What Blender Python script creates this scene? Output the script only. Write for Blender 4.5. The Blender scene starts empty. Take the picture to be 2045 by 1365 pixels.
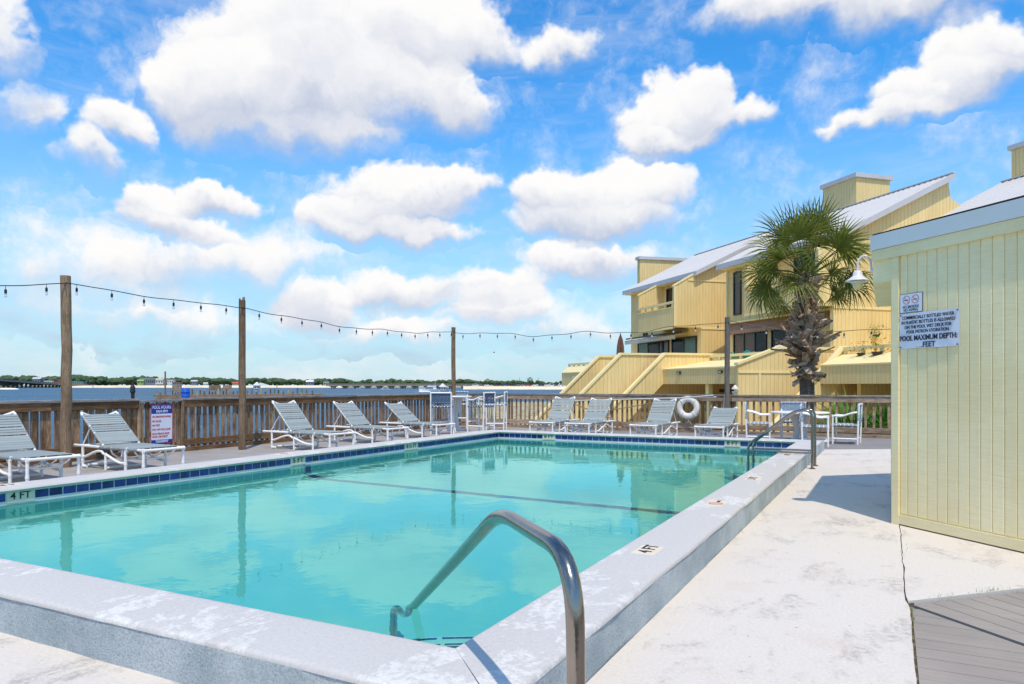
import bpy, bmesh, math, random
from math import radians as R, sin, cos, tan, pi, sqrt, atan2
from mathutils import Vector, Matrix
random.seed(7)
S = bpy.context.scene
COL = S.collection

# ------------------------------------------------------------------ camera, sky, sun, exposure
YAW = R(27.58)
F = 1444.65                      # focal length in units of a 2045-wide frame
cam_d = bpy.data.cameras.new('camera'); cam = bpy.data.objects.new('camera', cam_d); COL.objects.link(cam)
cam.location = (0, 0, 1.3); cam.rotation_euler = (R(90), 0, YAW)
cam_d.sensor_width = 36; cam_d.lens = 36 * F / 2045; cam_d.shift_y = 86.5 / 2045
cam_d.clip_start = .05; cam_d.clip_end = 20000
S.camera = cam
S.view_settings.view_transform = 'Standard'; S.view_settings.look = 'None'
S.view_settings.exposure = -.02; S.view_settings.gamma = 1; S.view_settings.use_curve_mapping = False
S.cycles.max_bounces = 10; S.cycles.transparent_max_bounces = 12
S.cycles.transmission_bounces = 8; S.cycles.diffuse_bounces = 4; S.cycles.glossy_bounces = 4
S.cycles.caustics_refractive = True; S.cycles.caustics_reflective = False
S.cycles.sample_clamp_indirect = 6; S.cycles.blur_glossy = .3
S.cycles.use_denoising = True
SUN_EL, SUN_AZ = R(65), R(146.5)         # azimuth clockwise from +Y
SUN_DIR = Vector((sin(SUN_AZ) * cos(SUN_EL), cos(SUN_AZ) * cos(SUN_EL), sin(SUN_EL)))
sun_d = bpy.data.lights.new('sun', 'SUN'); sun_d.energy = 3.5; sun_d.angle = R(.53); sun_d.color = (1, .88, .70)
sun = bpy.data.objects.new('sun', sun_d); COL.objects.link(sun); sun.location = (20, -25, 60)
sun.rotation_euler = SUN_DIR.to_track_quat('Z', 'Y').to_euler()
sun_d.cycles.is_caustics_light = True
W = bpy.data.worlds.new('World'); S.world = W; W.use_nodes = True
W.cycles.sampling_method = 'MANUAL'; W.cycles.sample_map_resolution = 512
SKY_STRENGTH = .15


class NT:
    """small helper for writing node trees"""
    def __init__(s, tree): s.t = tree
    def n(s, typ, **kw):
        nd = s.t.nodes.new(typ); ins = kw.pop('ins', {})
        for k, v in kw.items(): setattr(nd, k, v)
        for k, v in ins.items(): s.put(nd, k, v)
        return nd
    def put(s, nd, k, v):
        sock = nd.inputs[k]
        if hasattr(v, 'is_output'): s.t.links.new(v, sock)
        elif hasattr(v, 'outputs'): s.t.links.new(v.outputs[0], sock)
        else: sock.default_value = v
    def m(s, op, a, b=None, c=None, clamp=False):
        nd = s.t.nodes.new('ShaderNodeMath'); nd.operation = op; nd.use_clamp = clamp
        for i, v in enumerate((a, b, c)):
            if v is not None: s.put(nd, i, v)
        return nd.outputs[0]
    def vm(s, op, a, b=None, out=0):
        nd = s.t.nodes.new('ShaderNodeVectorMath'); nd.operation = op
        s.put(nd, 0, a)
        if b is not None: s.put(nd, 1, b)
        return nd.outputs[out]
    def sc(s, a, k):
        nd = s.t.nodes.new('ShaderNodeVectorMath'); nd.operation = 'SCALE'
        s.put(nd, 0, a); s.put(nd, 'Scale', k); return nd.outputs[0]
    def rnd(s, oi, k):
        return s.sc(s.n('ShaderNodeCombineXYZ', ins={0: oi.outputs['Random'], 1: oi.outputs['Random'], 2: oi.outputs['Random']}).outputs[0], k)
    def mix(s, fac, a, b, blend='MIX'):
        nd = s.t.nodes.new('ShaderNodeMix'); nd.data_type = 'RGBA'; nd.blend_type = blend
        s.put(nd, 0, fac); s.put(nd, 6, a); s.put(nd, 7, b)
        return nd.outputs[2]
    def noise(s, vec, scale, detail=4, rough=.55, dist=0, out=0):
        nd = s.n('ShaderNodeTexNoise', ins={'Scale': scale, 'Detail': detail, 'Roughness': rough, 'Distortion': dist})
        if vec is not None: s.put(nd, 'Vector', vec)
        return nd.outputs[out]
    def mr(s, v, a, b, c=0, d=1, smooth=True):
        nd = s.n('ShaderNodeMapRange', interpolation_type='SMOOTHSTEP' if smooth else 'LINEAR')
        s.put(nd, 0, v)
        for i, x in enumerate((a, b, c, d)): s.put(nd, i + 1, x)
        return nd.outputs[0]


def lin(r, g, b):
    f = lambda c: (c / 255 / 12.92) if c <= 10 else ((c / 255 + .055) / 1.055) ** 2.4
    return (f(r), f(g), f(b), 1)


# ---- sky: Nishita blue with cumulus clouds laid out over the whole dome by bearing and elevation
def build_sky():
    t = W.node_tree; t.nodes.clear(); N = NT(t)
    out = N.n('ShaderNodeOutputWorld'); bg = N.n('ShaderNodeBackground'); t.links.new(bg.outputs[0], out.inputs[0])
    sky = N.n('ShaderNodeTexSky', sky_type='NISHITA', sun_disc=False, sun_elevation=SUN_EL, sun_rotation=SUN_AZ,
              altitude=0, air_density=1.0, dust_density=.6, ozone_density=2.2)
    tc = N.n('ShaderNodeTexCoord'); d = tc.outputs['Generated']
    sep = N.n('ShaderNodeSeparateXYZ', ins={0: d})
    zc = N.m('MAXIMUM', sep.outputs[2], 0.0)
    # bearing measured from the middle of the pool, so that the seam lies behind
    rot = N.n('ShaderNodeVectorRotate', rotation_type='Z_AXIS', ins={'Vector': d, 'Angle': -YAW})
    s2 = N.n('ShaderNodeSeparateXYZ', ins={0: rot})
    az = N.m('ARCTAN2', s2.outputs[0], s2.outputs[1]); el = N.m('ARCSINE', sep.outputs[2])
    comb = N.n('ShaderNodeCombineXYZ', ins={0: az, 1: el})
    # ragged cloud edges: warp the coordinates with two scales of noise
    w1 = N.noise(d, 5.0, 5, .6, out=1); w2 = N.noise(d, 17.0, 4, .6, out=1)
    w1 = N.vm('MULTIPLY', N.vm('SUBTRACT', w1, (.5, .5, .5)), (.17, .115, 0))
    w2 = N.vm('MULTIPLY', N.vm('SUBTRACT', w2, (.5, .5, .5)), (.055, .042, 0))
    P = N.vm('ADD', N.vm('ADD', comb, w1), w2)
    # lobe group
    g = bpy.data.node_groups.new('cloud_lobe', 'ShaderNodeTree')
    for nm, ty in (('P', 'NodeSocketVector'), ('C', 'NodeSocketVector'), ('I', 'NodeSocketVector'), ('amp', 'NodeSocketFloat'), ('F', 'NodeSocketFloat'), ('HS', 'NodeSocketFloat'), ('WS', 'NodeSocketFloat')):
        g.interface.new_socket(nm, in_out='INPUT', socket_type=ty)
    for nm in ('F', 'HS', 'WS'): g.interface.new_socket(nm, in_out='OUTPUT', socket_type='NodeSocketFloat')
    G = NT(g); gi = G.n('NodeGroupInput'); go = G.n('NodeGroupOutput')
    q = G.vm('MULTIPLY', G.vm('SUBTRACT', gi.outputs['P'], gi.outputs['C']), gi.outputs['I'])
    dd = G.vm('DOT_PRODUCT', q, q, out=1)
    w = G.m('MULTIPLY', G.m('MAXIMUM', G.m('SUBTRACT', 1.0, dd), 0.0), gi.outputs['amp'])
    qs = G.n('ShaderNodeSeparateXYZ', ins={0: q})
    G.put(go, 0, G.m('SMOOTH_MAX', gi.outputs['F'], w, .15))
    G.put(go, 1, G.m('MULTIPLY_ADD', w, qs.outputs[1], gi.outputs['HS']))
    G.put(go, 2, G.m('ADD', gi.outputs['WS'], w))
    # lobes: bearing, elevation, radii (in thousandths of a radian), strength
    def L(px, py, rx, ry, a=1.0):
        u = (px - 1022.5) / F; v = (769 - py) / F
        k = sqrt(1 + u * u)
        return (math.atan(u), math.atan(v / k), rx / F / k ** 2 * 1.25, ry / F / k * 1.25, a)
    lobes = [L(*a) for a in (
        (690, 20, 210, 110), (560, 120, 210, 110), (430, 190, 150, 85), (640, 200, 230, 95), (810, 130, 130, 95), (900, 60, 120, 60),
        (985, 75, 70, 55, .7), (880, 200, 90, 60, .8), (600, 285, 200, 45, .7),
        (1120, 100, 80, 42, .62), (1365, 210, 75, 55), (1350, 265, 110, 55), (1480, 245, 80, 28, .6), (1305, 300, 70, 28, .8),
        (1110, 395, 110, 60), (1240, 395, 140, 62), (1180, 445, 190, 34, .9),
        (800, 395, 140, 50, .9), (880, 375, 90, 35, .7), (700, 440, 110, 42, .9), (800, 460, 120, 28, .8),
        (310, 425, 100, 50, .95), (435, 400, 80, 36, .9), (350, 460, 140, 28, .8), (225, 265, 90, 42, .7), (165, 330, 60, 60, .5), (20, 250, 70, 60, .5), (0, 90, 50, 160, .42),
        (1620, 10, 240, 55, .9), (1880, 10, 260, 55, .95), (1985, 120, 110, 65, .95), (1890, 190, 160, 48, .9), (1770, 245, 110, 26, .7),
        (1160, 515, 140, 42, .75), (980, 560, 110, 34, .6), (640, 605, 80, 50, .9), (800, 575, 110, 48, .8), (990, 605, 110, 40, .7), (480, 520, 190, 75, .45),
        (290, 540, 180, 70, .5), (90, 560, 160, 90, .36), (320, 640, 260, 60, .34), (760, 660, 300, 45, .38), (1120, 640, 200, 60, .34))]
    Fv, Hv, Wv = 0.0, 0.0, .02
    for az_, el_, rx, ry, a in lobes:
        gn = N.n('ShaderNodeGroup'); gn.node_tree = g
        for k, v in (('P', P), ('C', (az_, el_, 0)), ('I', (1 / rx, 1 / ry, 0)), ('amp', a), ('F', Fv), ('HS', Hv), ('WS', Wv)): N.put(gn, k, v)
        Fv, Hv, Wv = gn.outputs
    H = N.m('DIVIDE', Hv, Wv)
    # the same weather all round: broken cumulus, projected on a flat cloud layer
    lay = N.vm('DIVIDE', d, N.n('ShaderNodeCombineXYZ', ins={0: N.m('ADD', zc, .22), 1: N.m('ADD', zc, .22), 2: 1.0}))
    cum = N.mr(N.noise(lay, 1.9, 6, .56),   .52, .74, 0, 1.0)
    side = N.mr(N.m('ABSOLUTE', N.m('ADD', az, 0.0)), .68, .95, 0, 1)
    up = N.mr(el, .56, .78, 0, 1)
    away = N.m('MAXIMUM', side, up)
    field = N.m('MAXIMUM', Fv, N.m('MULTIPLY', cum, away))
    det = N.noise(P, 9.0, 7, .62)
    det2 = N.noise(d, 30.0, 5, .6)
    dens = N.m('ADD', field, N.m('ADD', N.m('MULTIPLY', N.m('SUBTRACT', det, .5), .75), N.m('MULTIPLY', N.m('SUBTRACT', det2, .5), .42)))
    dens = N.m('MULTIPLY', dens, N.mr(H, -.75, .0, .62, 1))      # bases dissolve softly, tops stay crisp
    alpha = N.mr(dens, .03, N.mr(H, -.6, .25, .85, .42), 0, 1)
    # thin high veil and pale haze towards the horizon
    wis = N.mr(N.noise(N.vm('MULTIPLY', comb, (3.0, 14.0, 1.0)), 1.3, 5, .6, .4), .46, .82, 0, .42)
    low = N.mr(el, .30, .02, 0, 1)
    lowc = N.m('MULTIPLY', N.mr(N.noise(N.vm('MULTIPLY', comb, (5.0, 13.0, 1.0)), 1.6, 6, .6, .3), .38, .72, 0, .62), low)
    alpha = N.m('MAXIMUM', alpha, N.m('MAXIMUM', wis, lowc))
    # cloud colour: sunlit tops white, flat bases grey lilac
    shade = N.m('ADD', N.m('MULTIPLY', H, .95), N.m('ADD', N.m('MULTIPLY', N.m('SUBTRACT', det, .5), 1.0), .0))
    shade = N.m('SUBTRACT', shade, N.m('MULTIPLY', up, .35))      # clouds overhead, out of view, greyed to cut the ambient fill light
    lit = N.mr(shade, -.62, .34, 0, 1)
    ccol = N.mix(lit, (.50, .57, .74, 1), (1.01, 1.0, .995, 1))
    # blue of the clear sky, kept saturated
    scol = N.n('ShaderNodeHueSaturation', ins={'Saturation': 1.35, 'Value': 1.0, 'Color': sky.outputs[0]})
    scol = N.mix(1.0, N.sc(scol.outputs[0], SKY_STRENGTH), (.92, 1.50, 1.62, 1), 'MULTIPLY')      # the camera's vivid rendering of blue
    haze = N.mr(el, .40, 0.0, 0, 1)
    scol = N.mix(N.m('MULTIPLY', haze, .80), scol, (.50, .69, .86, 1))
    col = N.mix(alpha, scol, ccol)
    # below the horizon
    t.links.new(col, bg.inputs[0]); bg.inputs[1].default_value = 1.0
build_sky()


# ------------------------------------------------------------------ mesh helpers
class MB:
    def __init__(s): s.v = []; s.f = []; s.mi = []; s.cur = 0
    def add(s, vs, fs):
        o = len(s.v); s.v += [tuple(v) for v in vs]
        for f in fs: s.f.append([o + i for i in f]); s.mi.append(s.cur)
        return s
    def box(s, x0, x1, y0, y1, z0, z1):
        return s.add([(x, y, z) for z in (z0, z1) for y in (y0, y1) for x in (x0, x1)],
                     [(0, 2, 3, 1), (4, 5, 7, 6), (0, 1, 5, 4), (2, 6, 7, 3), (0, 4, 6, 2), (1, 3, 7, 5)])
    def bbox(s, x0, x1, y0, y1, z0, z1, b=.005):
        """box with its edges chamfered"""
        vs = []; idx = {}
        for i, x in enumerate((x0, x1)):
            for j, y in enumerate((y0, y1)):
                for k, z in enumerate((z0, z1)):
                    sx, sy, sz = (1 - 2 * i), (1 - 2 * j), (1 - 2 * k)
                    for ax in range(3):
                        p = [x + sx * b, y + sy * b, z + sz * b]
                        p[ax] = (x, y, z)[ax]
                        idx[(i, j, k, ax)] = len(vs); vs.append(p)
        fs = []
        for ax in range(3):
            o1, o2 = [a for a in range(3) if a != ax]
            for e in (0, 1):
                q = []
                for u, v in ((0, 0), (1, 0), (1, 1), (0, 1)):
                    key = [0, 0, 0]; key[ax] = e; key[o1] = u; key[o2] = v
                    q.append(idx[(*key, ax)])
                fs.append(q)
            for u in (0, 1):
                for v in (0, 1):
                    k0 = [0, 0, 0]; k0[o1] = u; k0[o2] = v; k1 = list(k0); k1[ax] = 1
                    fs.append([idx[(*k0, o1)], idx[(*k1, o1)], idx[(*k1, o2)], idx[(*k0, o2)]])
        for i in (0, 1):
            for j in (0, 1):
                for k in (0, 1): fs.append([idx[(i, j, k, a)] for a in range(3)])
        return s.add(vs, fs)
    def bar(s, p, q, w, h, up=(0, 0, 1)):
        p, q = Vector(p), Vector(q); d = (q - p).normalized(); up = Vector(up)
        if abs(d.dot(up)) > .99: up = Vector((1, 0, 0))
        x = d.cross(up).normalized(); y = x.cross(d)
        c = []
        for e in (p, q):
            for a, b in ((-1, -1), (1, -1), (1, 1), (-1, 1)): c.append(e + x * a * w / 2 + y * b * h / 2)
        return s.add(c, [(3, 2, 1, 0), (4, 5, 6, 7), (0, 1, 5, 4), (1, 2, 6, 5), (2, 3, 7, 6), (3, 0, 4, 7)])
    def tube(s, pts, r, n=8, caps=True):
        pts = [Vector(p) for p in pts]; m = len(pts)
        rr = r if isinstance(r, (list, tuple)) else [r] * m
        tg = []
        for i in range(m):
            a = (pts[i] - pts[i - 1]).normalized() if i else None
            b = (pts[i + 1] - pts[i]).normalized() if i < m - 1 else None
            tg.append(((a + b) if a and b else (a or b)).normalized())
        up = Vector((0, 0, 1)) if abs(tg[0].z) < .9 else Vector((1, 0, 0))
        x = tg[0].cross(up).normalized(); vs = []; fs = []
        for i in range(m):
            x = (x - tg[i] * x.dot(tg[i])).normalized(); y = tg[i].cross(x)
            k = 1.0
            if 0 < i < m - 1:
                c = (pts[i] - pts[i - 1]).normalized().dot(tg[i]); k = 1 / max(c, .6)
            for j in range(n):
                a = 2 * pi * j / n
                vs.append(pts[i] + (x * cos(a) + y * sin(a)) * rr[i] * (k if k < 1.3 else 1.3))
        for i in range(m - 1):
            for j in range(n):
                a = i * n + j; b = i * n + (j + 1) % n
                fs.append((a, b, b + n, a + n))
        if caps: fs.append(tuple(range(n))[::-1]); fs.append(tuple(range((m - 1) * n, m * n)))
        return s.add(vs, fs)
    def lathe(s, prof, n=16, c=(0, 0, 0), caps=True):
        vs = []; fs = []; m = len(prof)
        for r, z in prof:
            for j in range(n):
                a = 2 * pi * j / n; vs.append((c[0] + r * cos(a), c[1] + r * sin(a), c[2] + z))
        for i in range(m - 1):
            for j in range(n):
                a = i * n + j; b = i * n + (j + 1) % n; fs.append((a, b, b + n, a + n))
        if caps: fs.append(tuple(range(n))[::-1]); fs.append(tuple(range((m - 1) * n, m * n)))
        return s.add(vs, fs)
    def prism(s, poly, vec):
        n = len(poly); vec = Vector(vec)
        vs = [Vector(p) for p in poly] + [Vector(p) + vec for p in poly]
        return s.add(vs, [tuple(range(n))[::-1], tuple(range(n, 2 * n))] + [(i, (i + 1) % n, n + (i + 1) % n, n + i) for i in range(n)])
    def sheet(s, poly): return s.add(poly, [tuple(range(len(poly)))])
    def mesh(s, name, smooth=None, recalc=True):
        me = bpy.data.meshes.new(name); me.from_pydata(s.v, [], s.f)
        if recalc:
            bm = bmesh.new(); bm.from_mesh(me); bmesh.ops.recalc_face_normals(bm, faces=bm.faces); bm.to_mesh(me); bm.free()
        if any(s.mi): me.polygons.foreach_set('material_index', s.mi)
        if smooth:
            me.shade_smooth(); me.set_sharp_from_angle(angle=R(smooth))
        me.update(); return me


def link(name, me, parent=None, world=False):
    o = bpy.data.objects.new(name, me); COL.objects.link(o)
    if parent:
        o.parent = parent
        if world: o.matrix_parent_inverse = parent_world(parent).inverted()
    return o
def parent_world(o):
    m = o.matrix_basis.copy()
    if o.parent: m = parent_world(o.parent) @ o.matrix_parent_inverse @ m
    return m
def setm(me, m):
    me.materials.clear()
    for x in (m if isinstance(m, (list, tuple)) else [m]): me.materials.append(x)
def part(name, mb, m, parent=None, smooth=None, world=False, recalc=True, label=None):
    me = mb.mesh(name, smooth, recalc); setm(me, m)
    o = link(name, me, parent, world)
    if label: o['label'] = label
    return o
def inst(name, me, parent, loc=(0, 0, 0), rot=(0, 0, 0), scale=(1, 1, 1)):
    o = bpy.data.objects.new(name, me); COL.objects.link(o); o.parent = parent
    o.location = loc; o.rotation_euler = rot; o.scale = scale; return o
def thing(name, label, cat, loc=(0, 0, 0), rz=0, group=None):
    o = bpy.data.objects.new(name, None); COL.objects.link(o); o.empty_display_size = .1
    o.location = loc; o.rotation_euler = (0, 0, rz)
    return tag(o, label, cat, group)
def tag(o, label, cat, group=None):
    o['label'] = label; o['category'] = cat
    if group: o['group'] = group
    return o
def struct(name, mb, m, smooth=None, recalc=False, kind='structure'):
    o = part(name, mb, m, smooth=smooth, recalc=recalc); o['kind'] = kind; return o
def stuff(o): o['kind'] = 'stuff'; return o
def dup(root, label, loc, rz):
    r = root.copy(); COL.objects.link(r); r.location = loc; r.rotation_euler = (0, 0, rz); r['label'] = label
    def kids(a, b):
        for ch in a.children:
            c = ch.copy(); COL.objects.link(c); c.parent = b; kids(ch, c)
    kids(root, r); return r
def V(px, d, z):
    """point at bearing px (on the 2045-wide survey frame), distance d along the view axis, height z"""
    r = (px - 1022.5) / F * d
    return Vector((-sin(YAW) * d + cos(YAW) * r, cos(YAW) * d + sin(YAW) * r, z))
def arc(c, r, a0, a1, n, ax=(1, 0, 0), ay=(0, 0, 1)):
    c, ax, ay = Vector(c), Vector(ax), Vector(ay)
    return [c + ax * r * cos(a0 + (a1 - a0) * i / n) + ay * r * sin(a0 + (a1 - a0) * i / n) for i in range(n + 1)]
def rounded(pts, r, n=5):
    """polyline with rounded corners"""
    pts = [Vector(p) for p in pts]; o = [pts[0]]
    for i in range(1, len(pts) - 1):
        a, b, c = pts[i - 1], pts[i], pts[i + 1]
        rr = r[i - 1] if isinstance(r, (list, tuple)) else r
        l = min(rr, (a - b).length * .49, (c - b).length * .49)
        p, q = b + (a - b).normalized() * l, b + (c - b).normalized() * l
        for k in range(n + 1):
            t = k / n; o.append(p * (1 - t) ** 2 + b * 2 * t * (1 - t) + q * t * t)
    return o + [pts[-1]]


# ------------------------------------------------------------------ materials
def new_mat(name):
    m = bpy.data.materials.new(name); m.use_nodes = True; t = m.node_tree
    b = t.nodes['Principled BSDF']; return m, NT(t), b
def mat(name, col, rough=.6, var=.12, scale=8, bump=0, bscale=40, metal=0, spec=.5, col2=None, rand=0, stretch=(1, 1, 1), thr=None):
    """base colour with noise variation, optional second colour in patches, optional bump"""
    m, N, b = new_mat(name)
    tc = N.n('ShaderNodeTexCoord'); v = tc.outputs['Object']
    oi = N.n('ShaderNodeObjectInfo') if rand else None
    if rand: v = N.vm('ADD', v, N.rnd(oi, 37.0))
    vs = N.vm('MULTIPLY', v, stretch)
    n1 = N.noise(vs, scale, 6, .6)
    k = N.m('ADD', N.m('MULTIPLY', N.m('SUBTRACT', n1, .5), 2 * var * 1.6), 1.0)
    if rand: k = N.m('MULTIPLY', k, N.m('ADD', 1 - rand, N.m('MULTIPLY', oi.outputs['Random'], 2 * rand)))
    base = col
    if col2:
        lo, hi = thr or (.5, .62)
        base = N.mix(N.mr(N.noise(vs, scale * .45, 7, .65), lo, hi), col, col2)
    c = N.mix(1.0, base, N.n('ShaderNodeCombineColor', ins={0: k, 1: k, 2: k}).outputs[0], 'MULTIPLY')
    N.put(b, 'Base Color', c); b.inputs['Roughness'].default_value = rough; b.inputs['Metallic'].default_value = metal
    b.inputs['Specular IOR Level'].default_value = spec
    if bump:
        bn = N.n('ShaderNodeBump', ins={'Strength': 1.0, 'Distance': bump, 'Height': N.noise(vs, bscale, 5, .6)})
        N.put(b, 'Normal', bn.outputs[0])
    return m

def wood_mat(name, c1, c2, grain_axis=2, rough=.85, dark=.35):
    m, N, b = new_mat(name)
    tc = N.n('ShaderNodeTexCoord'); oi = N.n('ShaderNodeObjectInfo')
    off = N.rnd(oi, 53.0)
    v = N.vm('ADD', tc.outputs['Object'], off)
    st = [14, 14, 14]; st[grain_axis] = 1.1
    g = N.noise(N.vm('MULTIPLY', v, st), 2.2, 6, .65, .6)
    blot = N.noise(v, 2.6, 4, .6)
    fine = N.noise(N.vm('MULTIPLY', v, [x * 4 for x in st]), 2.0, 3, .6)
    c = N.mix(N.mr(N.m('ADD', N.m('MULTIPLY', g, .6), N.m('MULTIPLY', blot, .5)), .36, .72), c1, c2)
    k = N.m('MULTIPLY', N.mr(fine, .3, .6, 1 - dark, 1.1), N.m('ADD', .68, N.m('MULTIPLY', oi.outputs['Random'], .62)))
    c = N.mix(1.0, c, N.n('ShaderNodeCombineColor', ins={0: k, 1: k, 2: k}).outputs[0], 'MULTIPLY')
    # knots
    vo = N.n('ShaderNodeTexVoronoi', feature='F1', ins={'Vector': N.vm('MULTIPLY', v, [x * .42 for x in st]), 'Scale': 1.1})
    kn = N.mr(vo.outputs['Distance'], .05, .12, 1, 0)
    c = N.mix(N.m('MULTIPLY', kn, .6), c, (.03, .015, .008, 1))
    N.put(b, 'Base Color', c); b.inputs['Roughness'].default_value = rough; b.inputs['Specular IOR Level'].default_value = .25
    bn = N.n('ShaderNodeBump', ins={'Strength': .8, 'Distance': .004, 'Height': N.m('ADD', g, fine)}); N.put(b, 'Normal', bn.outputs[0])
    return m

M = {}
M['wood'] = wood_mat('weathered_wood', lin(104, 76, 52), lin(184, 158, 130), 2)
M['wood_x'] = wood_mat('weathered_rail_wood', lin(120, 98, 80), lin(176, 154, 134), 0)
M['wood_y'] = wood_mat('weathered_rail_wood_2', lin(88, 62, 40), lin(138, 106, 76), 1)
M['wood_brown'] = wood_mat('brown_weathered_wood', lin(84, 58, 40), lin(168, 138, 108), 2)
M['wood_cap_x'] = wood_mat('grey_cap_wood', lin(120, 112, 106), lin(165, 158, 152), 0)
M['wood_cap_y'] = wood_mat('grey_cap_wood_2', lin(120, 112, 106), lin(165, 158, 152), 1)
M['pole'] = wood_mat('pole_wood', lin(98, 80, 64), lin(146, 122, 98), 2)
M['pole_dark'] = wood_mat('grey_pole_wood', lin(92, 86, 82), lin(122, 114, 106), 2)
M['pvc'] = mat('white_pvc', lin(243, 240, 236), .35, .03, 3)
M['strap'] = mat('grey_vinyl_strap', lin(152, 160, 158), .45, .05, 5, rand=.10)
M['strap_dark'] = mat('navy_vinyl_strap', lin(74, 92, 118), .45, .12, 14)
M['strap_mid'] = mat('steel_blue_vinyl_strap', lin(150, 164, 178), .45, .14, 14)
M['steel'] = mat('polished_steel', lin(158, 148, 138), .18, .18, 6, metal=1.0, bump=.0006, bscale=60)
M['tile'] = mat('blue_glazed_tile', lin(44, 58, 128), .22, .45, 9, bump=.003, bscale=14, rand=.22, col2=lin(30, 40, 96))
M['grout'] = mat('pale_grout', lin(226, 216, 214), .8, .08, 12)
M['cream'] = mat('cream_marker_tile', lin(226, 208, 184), .5, .10, 10)
M['black'] = mat('black_lettering', lin(38, 36, 38), .6, .1, 10)
M['red'] = mat('red_print', lin(196, 66, 60), .6, .1, 10)
M['cable'] = mat('black_cable', lin(34, 34, 36), .5, .05, 10)
M['cream_paint'] = mat('cream_paint', lin(236, 222, 172), .55, .04, 3)
M['drip'] = mat('coping_drip_edge', lin(214, 206, 168), .8, .15, 20)
M['roof'] = mat('white_metal_roof', lin(208, 204, 202), .38, .05, .8)
M['roof_trim'] = mat('grey_metal_trim', lin(196, 194, 196), .45, .06, 2)
M['frame'] = mat('dark_bronze_frame', lin(48, 42, 38), .4, .05, 5)
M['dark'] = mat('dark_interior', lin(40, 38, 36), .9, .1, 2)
M['blind'] = mat('pale_blind', lin(190, 160, 130), .8, .05, 3)
M['teal_curtain'] = mat('teal_curtain', lin(150, 200, 186), .8, .12, 30, stretch=(8, 8, .2))
M['teal'] = mat('turquoise_plastic', lin(30, 188, 190), .45, .05, 4)
M['awning'] = mat('grey_awning_cloth', lin(190, 190, 182), .8, .05, 3)
M['awning_brown'] = mat('brown_awning_cloth', lin(158, 126, 104), .8, .05, 3)
M['white_metal'] = mat('white_painted_metal', lin(216, 212, 210), .4, .04, 4)
M['lens'] = mat('frosted_lamp_glass', lin(216, 206, 150), .25, .04, 4)
M['sign_white'] = mat('white_sign_panel', lin(222, 224, 236), .45, .03, 3)
M['sign_blue'] = mat('blue_sign_print', lin(26, 48, 150), .45, .05, 4)
M['navy'] = mat('navy_lettering', lin(30, 36, 66), .6, .05, 4)
M['rope'] = mat('old_rope', lin(196, 182, 158), .9, .2, 60, bump=.004, bscale=160)
M['ring'] = mat('white_ring_buoy', lin(232, 226, 216), .6, .08, 6, col2=lin(196, 184, 168), thr=(.58, .74))
M['alu'] = mat('white_pole', lin(214, 206, 196), .4, .06, 4)
M['wood_pole'] = mat('brown_pole', lin(150, 122, 96), .6, .1, 8)
M['land'] = mat('sandy_ground', lin(190, 172, 140), .95, .18, 3, col2=lin(112, 120, 78), thr=(.45, .6))
M['dirt'] = mat('dark_dirt', lin(74, 66, 54), .95, .5, 30, col2=lin(120, 104, 70), thr=(.52, .6))
M['sand'] = mat('pale_sand', lin(232, 214, 184), .95, .10, .06, col2=lin(206, 180, 140), thr=(.5, .66), stretch=(1, 1, 6))
M['far_leaf'] = mat('far_tree_foliage', lin(62, 84, 54), .95, .35, .25, col2=lin(86, 104, 62))
M['concrete_grey'] = mat('bridge_concrete', lin(150, 138, 124), .9, .1, .3)
M['bridge_dark'] = mat('bridge_pier', lin(74, 72, 72), .9, .1, .3)
M['gel'] = mat('white_gelcoat', lin(238, 238, 240), .25, .03, 2)
M['glass_dark'] = mat('tinted_glass', lin(40, 46, 54), .06, .05, 2, spec=.8)
M['blue_drum'] = mat('blue_plastic_drum', lin(24, 92, 200), .45, .05, 4)
M['tyre'] = mat('black_rubber', lin(30, 30, 32), .8, .05, 5)
M['foam'] = mat('white_water_foam', lin(240, 244, 248), .9, .1, 2)


def bulb_glass():
    m, N, b = new_mat('clear_bulb_glass')
    b.inputs['Base Color'].default_value = (.92, .93, .95, 1); b.inputs['Roughness'].default_value = .05
    b.inputs['Transmission Weight'].default_value = .8; b.inputs['IOR'].default_value = 1.2
    return m
M['bulb'] = bulb_glass()

def concrete(name, base, patch, pink, fleck_amt, scale=1.0, bump=.004, patch_thr=(.56, .66)):
    m, N, b = new_mat(name)
    v = N.n('ShaderNodeTexCoord').outputs['Object']
    big = N.noise(v, .9 * scale, 6, .62); mid = N.noise(N.vm('MULTIPLY', v, (1, .55, 1)), 3.2 * scale, 8, .7, .5)
    fine = N.noise(v, 55, 5, .7); speck = N.noise(v, 24 * scale, 8, .75)
    pt = N.mr(N.m('ADD', N.m('MULTIPLY', mid, .66), N.m('MULTIPLY', big, .34)), *patch_thr)
    c = N.mix(N.m('MULTIPLY', pt, N.mr(speck, .40, .56)), base, patch)
    c = N.mix(N.mr(N.noise(v, 1.7, 5, .6), .55, .78, 0, .55), c, pink)
    fl = N.mr(speck, .62, .68, 0, fleck_amt)
    c = N.mix(fl, c, (.10, .09, .085, 1))
    k = N.mr(fine, .25, .75, .90, 1.06)
    c = N.mix(1.0, c, N.n('ShaderNodeCombineColor', ins={0: k, 1: k, 2: k}).outputs[0], 'MULTIPLY')
    N.put(b, 'Base Color', c); b.inputs['Roughness'].default_value = .85; b.inputs['Specular IOR Level'].default_value = .25
    h = N.m('ADD', N.m('MULTIPLY', fine, .5), N.m('ADD', N.m('MULTIPLY', speck, .5), N.m('MULTIPLY', pt, -.5)))
    N.put(b, 'Normal', N.n('ShaderNodeBump', ins={'Strength': .7, 'Distance': bump, 'Height': h}).outputs[0])
    return m
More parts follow.
